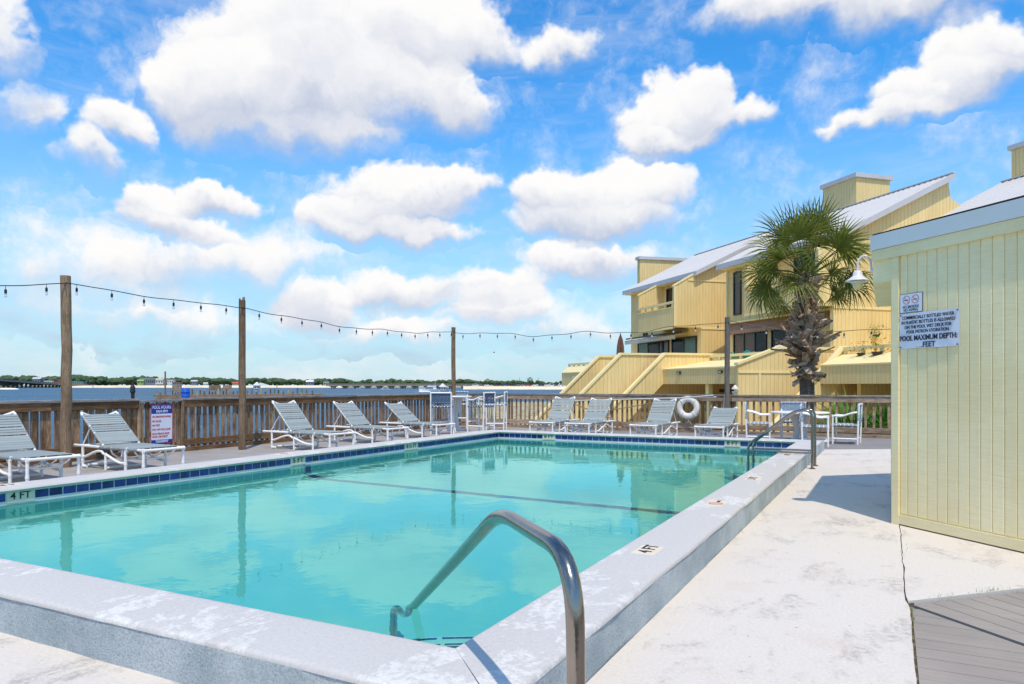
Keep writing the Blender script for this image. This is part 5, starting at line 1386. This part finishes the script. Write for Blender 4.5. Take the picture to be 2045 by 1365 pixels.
# ------------------------------------------------------------------ palm tree and shrubs
def fan_mesh(name, rr, rad, n, spread=R(250), droop=.45, m='palm', stalk=.9):
    """one costapalmate palm leaf lying along +X from its stalk: leaflets with folded blades and hanging tips"""
    mb = MB(); mb.cur = 1
    mb.tube([(0, 0, 0), (stalk * .5, 0, .05), (stalk, 0, 0)], [.022, .017, .012], 5); mb.cur = 0
    for k in range(n):
        u = (k + .5) / n * 2 - 1; a = u * spread / 2; L = rad * (.72 + .28 * cos(u * 1.4)) * (.9 + .2 * rr.random())
        base = Vector((stalk + .08 * (1 - abs(u)) * 1.5, 0, 0)); d = Vector((cos(a), sin(a), .10 + .05 * (-1) ** k))
        side = Vector((-sin(a), cos(a), 0)); w = (.020 if rad < .88 and m == 'palm' else .026) + .008 * rr.random(); dr = droop * (.7 + .6 * rr.random())
        prev = None; pts = []
        for i in range(5):
            t = i / 4; c = base + d * L * t + Vector((0, 0, -dr * L * max(0, t - .35) ** 1.7 * 1.9)); c.x -= .05 * L * t * t
            ww = w * (0.35 + 1.2 * t if t < .45 else .95 * (1 - t) / .55) + .0015
            pts += [c + side * ww + Vector((0, 0, .35 * ww)), c, c - side * ww + Vector((0, 0, .35 * ww))]
        fs = []
        for i in range(4):
            q = i * 3; fs += [(q, q + 1, q + 4, q + 3), (q + 1, q + 2, q + 5, q + 4)]
        mb.add(pts, fs)
    me = mb.mesh(name, None, False); setm(me, [M[m], M['stalk']]); return me
def palm_tree():
    base = Vector((-2.2, 23.1, -1.0)); t = thing('cabbage_palm', 'cabbage palm with shaggy boots and fan crown rising behind fence', 'palm tree', base)
    rr = random.Random(11); hc = 5.72
    mb = MB(); pts = []; rad = []
    for i in range(15):
        u = i / 14; z = -.2 + (hc + .1) * u; pts.append((.03 * sin(z * 1.3) + .03 * u, .03 * cos(z), z)); rad.append((.235 - .03 * min(1, u * 2.2)) * (1 + rr.gauss(0, .02)) if u < .8 else .2 - .1 * (u - .8) * 4)
    mb.tube(pts, rad, 14); part('trunk', mb, M['trunk'], t, smooth=60)
    # old leaf bases clasping the trunk: longest half way up, pointing out and up
    kinds = []
    for k in range(5):
        q = random.Random(60 + k); mb = MB(); L = 1.0; n = 6; vs = []
        for i in range(n + 1):
            u = i / n; w = .105 * (1 - .50 * u) * (1 + .15 * q.random()); c = Vector((L * u, .05 * sin(u * 3 + k), .16 * L * u * u * (1 if k % 2 else -.2)))
            th = .035 * (1 - .4 * u)
            vs += [c + Vector((0, -w, .015)), c + Vector((0, 0, -th)), c + Vector((0, w, .015)), c + Vector((0, 0, th * .7))]
        fs = [(i * 4 + j, i * 4 + (j + 1) % 4, i * 4 + 4 + (j + 1) % 4, i * 4 + 4 + j) for i in range(n) for j in range(4)] + [(3, 2, 1, 0), (n * 4, n * 4 + 1, n * 4 + 2, n * 4 + 3)]
        mb.add(vs, fs); me = mb.mesh('leaf_base', 40); setm(me, M['boot']); kinds.append(me)
    for k in range(230):
        u = (k + rr.random()) / 230; z = 2.45 + 2.95 * u; a = k * 2.39996 + rr.gauss(0, .2)
        ln = (.26 + .50 * math.exp(-((u - .34) / .20) ** 2)) * (.75 + .5 * rr.random()); tilt = -R(12 + 40 * u + rr.gauss(0, 14)) + (R(26) if u < .16 else 0)
        r0 = .14 + .05 * rr.random()
        inst('leaf_base', kinds[rr.randrange(5)], t, (r0 * cos(a), r0 * sin(a), z), (rr.gauss(0, .7), tilt + rr.gauss(0, .28), a + rr.gauss(0, .75)), (ln, .85 + .5 * rr.random(), .9 + .5 * rr.random()))
    # stubby fibre collar under the crown
    fans = [fan_mesh('frond', random.Random(80 + k), .86, 26 + 2 * k, R(190 + 18 * k), .10 + .20 * k, 'palm', 1.05) for k in range(5)]
    N_ = 37
    for k in range(9):       # short young leaves filling the heart of the crown
        a = k * 2.39996; s = .55 + .3 * rr.random()
        inst('frond', fans[k % 3], t, (.1 * cos(a), .1 * sin(a), hc - .35 - .35 * rr.random()), (rr.gauss(0, .6), -R(-25 + 65 * rr.random()), a), (s, s, s))
    for k in range(N_):
        u = (k + .5) / N_; a = k * 2.39996 + rr.gauss(0, .12)
        el = R(90) - u ** .9 * R(112) + rr.gauss(0, .14)        # top ones upright, lowest hang down
        s = .98 + .2 * rr.random() - .12 * max(0, u - .7)
        kind = 0 if u < .25 else (1 + rr.randrange(2) if u < .6 else 2 + rr.randrange(3))
        inst('frond', fans[kind], t, (.08 * cos(a), .08 * sin(a), hc - .25 + .2 * (1 - u)), (rr.gauss(0, .7), -el, a), (s, s, s))
palm_tree()
def palmetto(label, p, n, rad, seed, s0=1.0):
    rr = random.Random(seed); t = thing('palmetto_shrub', label, 'shrub', p, 0, 'low green palmetto shrubs beyond the fence')
    kinds = [fan_mesh('frond', random.Random(seed + k), rad, 22, R(210), .25, 'shrub', .7) for k in range(3)]
    for k in range(n):
        a = k * 2.4 + rr.random(); el = R(25 + 60 * rr.random()); s = s0 * (.7 + .5 * rr.random())
        inst('frond', kinds[k % 3], t, (rr.gauss(0, .3), rr.gauss(0, .3), .1), (rr.gauss(0, .4), -el, a), (s, s, s))
palmetto('green palmetto shrub showing through the fence right of the palm trunk', (-.95, 22.0, -1.0), 18, .95, 200, 1.1)
palmetto('green palmetto shrub behind the fence beside the pool house corner', (.1, 22.4, -1.0), 18, .9, 210, 1.1)
palmetto('green palmetto shrub farther back between two others at the fence', (-.45, 23.6, -1.0), 14, .9, 220, 1.15)
palmetto('small palmetto shrub behind fence below the condo stairs, left of buoy', (-7.6, 24.5, -1.0), 8, .5, 230, .7)

# ------------------------------------------------------------------ across the water
def tree_mass(name, spans, seed, m='far_leaf'):
    """far wood: many lumpy crowns joined in one object"""
    rr = random.Random(seed); bm = bmesh.new()
    base = bmesh.new(); bmesh.ops.create_icosphere(base, subdivisions=2, radius=1)
    bv = [v.co.copy() for v in base.verts]; bf = [[v.index for v in f.verts] for f in base.faces]; base.free()
    mb = MB()
    for px0, px1, d0, d1, n, h0, h1 in spans:
        for k in range(n):
            px = px0 + (px1 - px0) * rr.random(); d = d0 + (d1 - d0) * rr.random(); u = (px - px0) / (px1 - px0); h = (h0 + (h1 - h0) * u) * (.75 + .4 * rr.random()) * (1 + .10 * sin(px * .05) + .06 * sin(px * .13))
            c = V(px, d, 0); r = h * (.22 + .16 * rr.random()); zc = 1.0 + h - r
            q = [rr.random() * 6 for _ in range(4)]; sx = r * (1 + .7 * rr.random()) * 1.25
            mb.add([(c.x + v.x * sx * (1 + .22 * sin(v.z * 5 + q[0]) + .15 * rr.random()), c.y + v.y * sx * (1 + .22 * sin(v.x * 6 + q[1])), max(.2, zc + v.z * r * (1 + .25 * sin(v.y * 5 + q[2]) + .12 * rr.random()) - (h * .35 * rr.random() if k % 2 else 0))) for v in bv], bf)
    bm.free(); o = struct(name, mb, M[m], smooth=30, kind='stuff'); return o
tree_mass('far_woods', [(-80, 180, 1090, 1300, 260, 13, 14), (100, 420, 1080, 1300, 330, 14, 11), (400, 700, 1150, 1400, 300, 12, 9.5), (680, 1000, 1350, 1600, 260, 11, 9.5), (980, 1260, 1400, 1700, 200, 9.5, 7)], 5)
FAR = 'buildings on the far shore'
def far_house(label, px, d, w, h, col, roofc=None, z=.8, roof='gable', wins=3, dep=None):
    p = V(px, d, z); t = thing('shore_house', label, 'house', p, YAW, FAR); dep = dep or w * .6
    mb = MB(); mb.box(-w / 2, w / 2, 0, dep, -1, h); part('wall', mb, col, t)
    mb = MB(); rc = roofc or M['roof_trim']
    if roof == 'gable': mb.prism([(-w / 2 - .4, -.5, h), (-w / 2 - .4, dep / 2, h + w * .22), (-w / 2 - .4, dep + .5, h)], (w + .8, 0, 0))
    else: mb.box(-w / 2 - .3, w / 2 + .3, -.3, dep + .3, h, h + .5)
    part('roof', mb, rc, t)
    for k in range(wins):
        x = -w / 2 + w * (k + .5) / wins; mb = MB(); mb.box(x - w / wins * .25, x + w / wins * .25, -.06, 0, h * .35, h * .75); part('window', mb, M['glass_dark'], t)
hw = mat('far_white_wall', lin(226, 222, 214), .8, .05, .2); hb = mat('far_beige_wall', lin(200, 176, 140), .8, .05, .2); hr = mat('far_red_wall', lin(196, 88, 70), .8, .08, .2); hg = mat('far_green_wall', lin(150, 176, 104), .8, .05, .2); hgr = mat('far_grey_wall', lin(132, 134, 140), .8, .06, .2); hte = mat('far_aqua_wall', lin(120, 160, 150), .8, .06, .2)
far_house('long white building at the shore left of the red one', 97, 1075, 14, 4.6, hw, None, 3.2, 'flat', 5)
far_house('long red building on the far shore beside the tall pole', 115, 1070, 12, 4.2, hr, hr, 3.2, 'flat', 4)
far_house('grey gabled house among trees above the left bridge', 72, 1085, 12, 5.5, hgr, None, 5.4, 'gable', 3)
far_house('aqua building on the far shore right of the tall pole', 155, 1070, 16, 3.4, hte, None, 2.8, 'flat', 5)
far_house('pale green house on the beach, left of the long hotel', 280, 1060, 9, 4.8, hg, hg, 3.0, 'gable', 2)
far_house('long grey three storey hotel standing behind the far beach', 297, 1078, 27, 9.0, hgr, None, 2.2, 'flat', 9)
far_house('cream house with arched front right of the hotel', 318, 1062, 11, 6.0, hw, hb, 3.2, 'gable', 3)
far_house('cream flat house behind the pier posts on the far shore', 340, 1064, 10, 5.0, hw, hw, 4.0, 'flat', 3)
far_house('low grey house with wide porch on the far beach', 352, 1050, 12, 3.6, hgr, hr, 2.0, 'flat', 4)
far_house('grey beach house on stilts left of the second pole', 387, 1050, 9, 5.0, hgr, None, 2.0, 'gable', 3)
far_house('small white beach house near the second pole', 410, 1050, 6, 2.6, hw, hw, 1.4, 'gable', 2)
far_house('beige house half hidden by the second pole', 470, 1050, 9, 2.8, hb, hr, 1.4, 'gable', 3)
far_house('grey two storey beach house right of the first birdhouse', 618, 1080, 11, 5.6, hgr, hw, 1.0, 'gable', 3)
far_house('pale house on the far beach right of the grey one', 651, 1085, 8, 4.0, hb, hgr, 1.2, 'gable', 2)
def bridge(label, pts, w, piers, m1, m2, thick=1.2):
    a = Vector(pts[0]); t = thing('road_bridge', label, 'bridge', (a.x, a.y, BAY))
    for p, q in zip(pts, pts[1:]):
        mb = MB(); mb.bar(p, q, w, thick, up=(0, 0, 1)); part('deck', mb, m1, t, world=True)
        mb = MB(); mb.bar(Vector(p) + Vector((0, 0, thick * .75)), Vector(q) + Vector((0, 0, thick * .75)), w + .4, .5); part('parapet', mb, m1, t, world=True)
    L = [(Vector(q) - Vector(p)).length for p, q in zip(pts, pts[1:])]; tot = sum(L)
    for k in range(piers):
        s = tot * (k + .5) / piers; i = 0
        while s > L[i]: s -= L[i]; i += 1
        c = Vector(pts[i]).lerp(Vector(pts[i + 1]), s / L[i]); d = (Vector(pts[i + 1]) - Vector(pts[i])).normalized()
        mb = MB()
        cap = c + Vector((0, 0, -thick * .5 - .4)); mb.bar(cap - d * tot / piers * .22, cap + d * tot / piers * .22, w * .8, .7)
        for e in (-.18, -.06, .06, .18):
            q = c + d * tot / piers * e; mb.tube([(q.x, q.y, BAY - 1), (q.x, q.y, c.z - thick * .5 - .3)], .55, 6)
        part('pier', mb, m2, t, world=True)
z_ = lambda px, py, d: V(px, d, 1.3 + (769 - py) / F * d)
bridge('long concrete bridge sloping down from the left edge to the beach', [z_(-160, 748, 760), z_(-10, 758.5, 830), z_(70, 764.2, 900), z_(125, 767.4, 960), z_(185, 769.2, 1020)], 9, 34, M['concrete_grey'], M['bridge_dark'], 1.9)
bridge('low concrete bridge on dark piers between beach and sand spit', [z_(655, 768.6, 720), z_(830, 768.4, 700), z_(965, 769.2, 690)], 9, 13, M['concrete_grey'], M['bridge_dark'], 1.7)
def loft_hull(mb, L, Wd, H, n=14, flare=1.15):
    vs = []
    for i in range(n + 1):
        u = i / n; w = Wd / 2 * (1 - max(0, (u - .45) / .55) ** 2.2); sh = H * (1 + .28 * u * u); x = L * (u - .5)
        vs += [(x, -w, sh), (x, -w / flare * .8, .0), (x + .0, 0, -.25), (x, w / flare * .8, .0), (x, w, sh)]
    fs = [(i * 5 + j, i * 5 + j + 1, i * 5 + 6 + j, i * 5 + 5 + j) for i in range(n) for j in range(4)] + [(i * 5 + 4, i * 5, i * 5 + 5, i * 5 + 9) for i in range(n)] + [(4, 3, 2, 1, 0)]
    mb.add(vs, fs)
def yacht():
    d = 325; p = V(857, d, BAY + .1); t = thing('motor_yacht', 'white flybridge motor yacht moving on the bay near corner pole', 'boat', p, YAW + R(168))
    mb = MB(); loft_hull(mb, 9.6, 3.2, 1.25); part('hull', mb, M['gel'], t, smooth=40)
    mb = MB(); mb.prism([(-3.2, -1.25, 1.2), (2.4, -1.1, 1.3), (1.1, -1.0, 2.3), (-2.6, -1.1, 2.3)], (0, 2.3, 0)); part('cabin', mb, M['gel'], t)
    mb = MB(); mb.prism([(-2.3, -1.28, 1.55), (1.7, -1.2, 1.6), (1.0, -1.12, 2.1), (-2.3, -1.2, 2.1)], (0, 2.55, 0)); part('cabin_window', mb, M['glass_dark'], t)
    mb = MB(); mb.prism([(-3.0, -1.2, 2.3), (.6, -1.1, 2.3), (.2, -1.05, 2.9), (-2.8, -1.1, 2.8)], (0, 2.25, 0)); part('flybridge', mb, M['gel'], t)
    mb = MB(); mb.bbox(-2.8, -.2, -1.2, 1.2, 3.9, 4.0, .04); part('bimini', mb, M['navy'], t)
    for x in (-2.6, -.4):
        for s in (-1, 1): mb = MB(); mb.tube([(x, s * 1.05, 2.8), (x, s * 1.1, 3.92)], .035, 5); part('bimini_post', mb, M['gel'], t)
    mb = MB(); mb.tube([(3.2, -1.1, 1.5), (3.2, -1.1, 2.0), (4.7, 0, 2.25), (3.2, 1.1, 2.0), (3.2, 1.1, 1.5)], .03, 5); part('bow_rail', mb, M['gel'], t)
    mb = MB(); mb.tube([(-2.9, 0, 2.8), (-3.1, 0, 4.9)], .05, 5); part('mast', mb, M['gel'], t)
    w = part('boat_wake', (lambda b: (b.sheet([(p.x + x, p.y + y, BAY + .06) for x, y in ((3, 5), (1, -2), (-6, -4), (-7, 0))]), b)[1])(MB()), M['foam']); w['kind'] = 'structure'
yacht()
def small_boat(label, px, d, L, hdg, col, top=True, cat='boat'):
    t = thing('motorboat', label, cat, V(px, d, BAY + .08), YAW + R(hdg), 'small motorboats on the bay')
    mb = MB(); loft_hull(mb, L, L * .36, L * .14, 10); part('hull', mb, M['gel'], t, smooth=40)
    mb = MB(); mb.prism([(-L * .05, -L * .12, L * .14), (L * .18, -L * .10, L * .16), (L * .06, -L * .10, L * .26), (-L * .03, -L * .11, L * .26)], (0, L * .22, 0)); part('windscreen', mb, M['glass_dark'], t)
    mb = MB(); mb.bbox(-L * .5, -L * .42, -L * .05, L * .05, 0, L * .22, .05); part('outboard_motor', mb, M['frame'], t)
    mb = MB(); mb.box(-L * .44, L * .40, -L * .181, -L * .176, L * .09, L * .12); part('hull_stripe', mb, col, t)
    return t
small_boat('small white motorboat with a red stripe crossing before the low bridge', 770, 470, 6.4, 172, M['red'])
small_boat('small white boat far off below the low bridge, left of the other', 716, 640, 4.0, 180, M['navy'])
small_boat('yellow striped small boat right of the yacht, by the birdhouse', 888, 400, 3.6, 170, yel)
small_boat('dark speedboat throwing white spray at the left edge of the bay', 19, 560, 5.5, 0, M['navy'])
mb = MB(); c = V(10, 560, BAY)
for k in range(14):
    u = k / 13; q = V(-14 + 46 * u, 560 + random.uniform(-2, 2), BAY); r = 1.0 + .9 * sin(pi * u) + .4 * random.random()
    mb.lathe([(r * 1.6, 0), (r * 1.2, r * .35), (r * .3, r * .55)], 8, q)
o = struct('wake_spray', mb, M['foam'], smooth=60, kind='stuff')
def pier():
    """old timber pier with benches and posts, seen over the gate"""
    d = 74; t = thing('timber_pier', 'old timber pier with many posts standing out in the bay', 'pier', V(320, d, BAY)); X = lambda px, z=0, dd=0: V(px, d + dd, z)
    mb = MB(); mb.bar(X(309, .22), X(640, .22, 10), 1.6, .22); part('deck', mb, M['wood_pole'], t, world=True)
    mb = MB(); mb.bar(X(309, .02, -.9), X(640, .02, 9.1), .1, .3); part('stringer', mb, M['wood_x'], t, world=True)
    rr = random.Random(4)
    for k, px in enumerate([313, 320, 330, 350, 356, 363, 366, 378, 384, 394, 400, 408, 418, 424, 430, 436, 446, 452, 458, 466, 474, 494, 503, 512, 521, 530, 540, 548, 556, 566, 576, 585, 594, 603, 612, 624]):
        dd = 10 * (px - 309) / 331; top = .55 + .5 * rr.random() + (2.0 if px in (330,) else 0) * 1.0
        mb = MB(); p = X(px, 0, dd - .95 if k % 2 else dd + .95); mb.tube([(p.x, p.y, BAY - 1), (p.x, p.y, top)], .085, 7); part('piling', mb, M['pole' if k % 3 else 'land'], t, world=True)
    for px0, px1 in ((345, 361), (418, 440), (446, 462)):
        dd = 10 * (px0 - 309) / 331; a, b = X(px0, .0, dd), X(px1, .0, dd + .5)
        mb = MB(); mb.bar(a + Vector((0, 0, 1.05)), b + Vector((0, 0, 1.05)), .06, .55); part('bench_back', mb, M['wood_x'], t, world=True)
        mb = MB(); mb.bar(a + Vector((0, -.3, .72)), b + Vector((0, -.3, .72)), .5, .07); part('bench_seat', mb, M['wood_x'], t, world=True)
        for q in (a, b): mb = MB(); mb.tube([(q.x, q.y, .3), (q.x, q.y, 1.3)], .05, 6); part('bench_leg', mb, M['wood_x'], t, world=True)
    mb = MB(); mb.bar(X(312, 1.35, -.9), X(330, 1.35, -.5), .1, .14); part('hand_rail', mb, M['wood_x'], t, world=True)
    p = V(370.5, 70, .25); b = thing('plastic_drum', 'bright blue plastic drum standing on the timber pier', 'drum', p)
    mb = MB(); mb.lathe([(.34, -.3), (.37, -.28), (.37, .0), (.39, .02), (.37, .05), (.37, .38), (.39, .41), (.37, .44), (.37, .74), (.34, .78), (.02, .78)], 20); part('barrel', mb, M['blue_drum'], b, smooth=40)
    mb = MB(); mb.lathe([(.05, .78), (.05, .82), (.01, .82)], 8, (.18, 0, 0)); part('bung', mb, M['blue_drum'], b)
pier()
def torch():
    p = V(265, 15.6, -1.8); t = thing('tiki_torch', 'black torch post rising behind the fence left of gate', 'torch', p)
    mb = MB(); mb.tube([(0, 0, 0), (0, 0, 2.94)], .038, 8); part('post', mb, M['frame'], t)
    mb = MB(); mb.lathe([(.03, 2.93), (.056, 2.95), (.05, 3.06), (.034, 3.09), (.028, 3.10), (.028, 3.155), (.008, 3.17)], 12); part('lamp_head', mb, M['cable'], t, smooth=40)
torch()
def birdhouse(label, px, d, zb):
    t = thing('martin_house', label, 'birdhouse', V(px, d, -1.8), 0, 'white martin birdhouses on posts'); h = zb + 1.8
    mb = MB(); mb.tube([(0, 0, 0), (0, 0, h)], .03, 6); part('post', mb, M['wood_pole'], t)
    mb = MB(); mb.lathe([(.22, h), (.24, h + .02), (.24, h + .26), (.02, h + .26)], 8); part('house_box', mb, M['white_metal'], t)
    mb = MB(); mb.lathe([(.30, h + .26), (.30, h + .28), (.03, h + .52)], 8); part('roof', mb, M['white_metal'], t)
    for k in range(8): a = 2 * pi * k / 8 + .39; mb = MB(); mb.tube([(.215 * cos(a), .215 * sin(a), h + .13), (.238 * cos(a), .238 * sin(a), h + .13)], .05, 6); part('entrance_hole', mb, M['dark'], t)
    mb = MB(); mb.lathe([(.05, h - .24), (.14, h - .2), (.17, h - .1), (.1, h)], 10); part('gourd', mb, M['ring'], t, smooth=60)
birdhouse('white octagonal martin birdhouse on a post right of the second pole', 513, 52, 1.02)
birdhouse('white octagonal martin birdhouse on a post beside the corner pole', 884, 52, .92)
# channel markers
def marker(label, px, d, col, h):
    t = thing('channel_marker', label, 'marker', V(px, d, BAY), 0); mb = MB(); mb.tube([(0, 0, -1), (0, 0, h)], .28, 7); part('pile', mb, M['bridge_dark'], t)
    mb = MB(); mb.prism([(-.9, -.35, h - .6), (.9, -.35, h - .6), (.9, -.35, h + .9), (-.9, -.35, h + .9)], (0, .1, 0)); part('board', mb, col, t)
marker('red channel marker board on a pile off the far beach', 185.5, 830, M['red'], 3.6)
marker('green channel marker on a pile by the beach behind the pier', 362.5, 820, hg, 3.4); marker('green channel marker before the sand left of the low bridge', 553, 700, hg, 3.0)
# parked cars on the spit
def car(label, px, d, col, L=4.6, H=1.5, z=None):
    t = thing('parked_car', label, 'car', V(px, d, .62 if z is None else z), YAW + R(random.uniform(-8, 8)), 'cars parked on the sand spit')
    mb = MB(); mb.prism([(-L / 2, -.9, .35), (L / 2, -.9, .35), (L / 2, -.9, .75), (L * .32, -.9, .9), (L * .12, -.8, H), (-L * .28, -.8, H), (-L * .42, -.9, .95), (-L / 2, -.9, .9)], (0, 1.75, 0)); part('body', mb, col, t)
    mb = MB(); mb.prism([(L * .26, -.92, .92), (L * .11, -.84, H - .1), (-L * .26, -.84, H - .1), (-L * .36, -.92, .95)], (0, .03, 0)); part('side_glass', mb, M['glass_dark'], t)
    for x in (-L * .3, L * .3): mb = MB(); mb.tube([(x, -.95, .33), (x, .85, .33)], .34, 10); part('wheel', mb, M['tyre'], t)
def cm(n, *c): return mat(n, lin(*c), .3, .03, 2)
cbl, cre, cbk, cwh, cgr, cdr = cm('blue_car_paint', 30, 78, 150), cm('red_car_paint', 206, 30, 44), cm('black_car_paint', 40, 42, 48), cm('white_car_paint', 232, 232, 232), cm('grey_car_paint', 110, 112, 118), cm('dark_red_car_paint', 110, 44, 44)
for lab, px, col, L, H in (('black car at the left of the row parked on the spit', 991, cbk, 4.4, 1.5), ('dark red car between black and blue ones on the spit', 998, cdr, 4.4, 1.3), ('bright blue pickup parked on the sand spit', 1009, cbl, 5.4, 1.8), ('dark red car right of the blue pickup', 1017, cdr, 4.2, 1.3),
                           ('black van parked left of the red car on the spit', 1029, cbk, 5.0, 1.8), ('grey car just left of the red car, on sand', 1040, cgr, 4.4, 1.4), ('bright red car parked on the sand spit', 1054, cre, 5.4, 1.8), ('white car right of the bright red car', 1069, cwh, 4.6, 1.4), ('black car between white cars on the spit', 1081, cbk, 5.0, 1.7),
                           ('white sedan near the right end of the spit', 1092, cwh, 4.4, 1.4), ('white van near the right end of the spit', 1102, cwh, 5.4, 2.0), ('grey car third from the condo deck on the spit', 1112, cgr, 4.6, 1.5), ('white car closest to the condo deck on the spit', 1120, cwh, 4.4, 1.5),
                           ('white van at the bridge end of the spit', 950, cwh, 5.2, 1.9), ('white car parked left of the round tree on the spit', 973, cwh, 4.8, 1.5)):
    car(lab, px, 585 - .12 * (px - 960), col, L, H)
def far_palm(label, px, d, h):
    t = thing('far_palm', label, 'palm tree', V(px, d, .4), 0, 'lone round palms on the sand spit'); rr = random.Random(px)
    mb = MB(); mb.tube([(0, 0, 0), (.2, 0, h - 1)], .3, 6); part('trunk', mb, M['trunk'], t)
    mb = MB()
    for k in range(260):
        v = Vector((rr.gauss(0, 1), rr.gauss(0, 1), rr.gauss(.15, .8))).normalized(); c = v * (1.0 + 1.2 * rr.random()) + Vector((.2, 0, h - .4)); u = v.cross(Vector((0, 0, 1.1))).normalized(); s = .5
        mb.add([c, c + v * s + u * .22, c + v * s * 2 + Vector((0, 0, -.3)), c + v * s - u * .22], [(0, 1, 2, 3)])
    stuff(part('crown', mb, M['palm'], t, recalc=False))
far_palm('lone round palm on the spit right of the corner pole', 973, 600, 4.6); far_palm('lone leaning round palm on the spit behind the red car', 1058, 585, 5.4)
for px, h, lab in ((1037, 6.6, 'thin dark lamp mast standing left of the red car'), (1075, 6.6, 'thin lamp mast standing right of the red car')):
    t = thing('lamp_mast', lab, 'mast', V(px, 590, .4)); mb = MB(); mb.tube([(0, 0, 0), (0, 0, h)], .12, 6); part('shaft', mb, M['bridge_dark'], t); mb = MB(); mb.box(-.1, .9, -.15, .15, h, h + .2); part('lamp_head', mb, M['bridge_dark'], t)
def bird():
    t = thing('sea_bird', 'small dark sea bird flying low right of the corner pole', 'bird', V(986.5, 150, 8.1), YAW + R(20)); mb = MB()
    loft = [(-.22, .015), (-.15, .05), (0, .065), (.14, .05), (.2, .025), (.26, .008)]; mb.tube([(x, 0, 0) for x, r in loft], [r for x, r in loft], 8)
    for s in (-1, 1):
        mb.add([(.08, s * .04, .02), (.10, s * .26, .16), (.0, s * .55, .12), (-.04, s * .27, .13), (-.08, s * .04, .02)], [(0, 1, 2, 3, 4)])
    part('body', mb, M['frame'], t, recalc=False)
bird()
# weeds at the edge of the concrete
def weeds():
    rr = random.Random(9); mb = MB()
    for cx, cy, n, sp in ((.58, 5.47, 40, .06), (.9, 5.80, 26, .05), (.30, 5.18, 12, .04), (.112, 4.6, 14, .12), (.10, 6.4, 8, .25), (-1.16, 6.5, 10, .5), (-1.16, 9, 8, .6)):
        for k in range(n):
            x, y = cx + rr.gauss(0, sp) * (1 if cx > .2 else .04), cy + rr.gauss(0, sp) * (.98 if cx > .2 else 1)
            if cx > .2: y = cy + (x - cx) + rr.gauss(0, .006)
            a = rr.random() * 6.3; h = .012 + .03 * rr.random(); d = Vector((cos(a), sin(a), 0)); b = Vector((x, y, -.01)); s_ = Vector((-sin(a), cos(a), 0)) * .0022
            mb.add([b - s_, b + s_, b + d * h * .6 + Vector((0, 0, h)) , b + d * h * .55 + Vector((0, 0, h * .96))], [(0, 1, 2, 3)])
    o = struct('weeds', mb, M['shrub'], kind='stuff')
weeds()
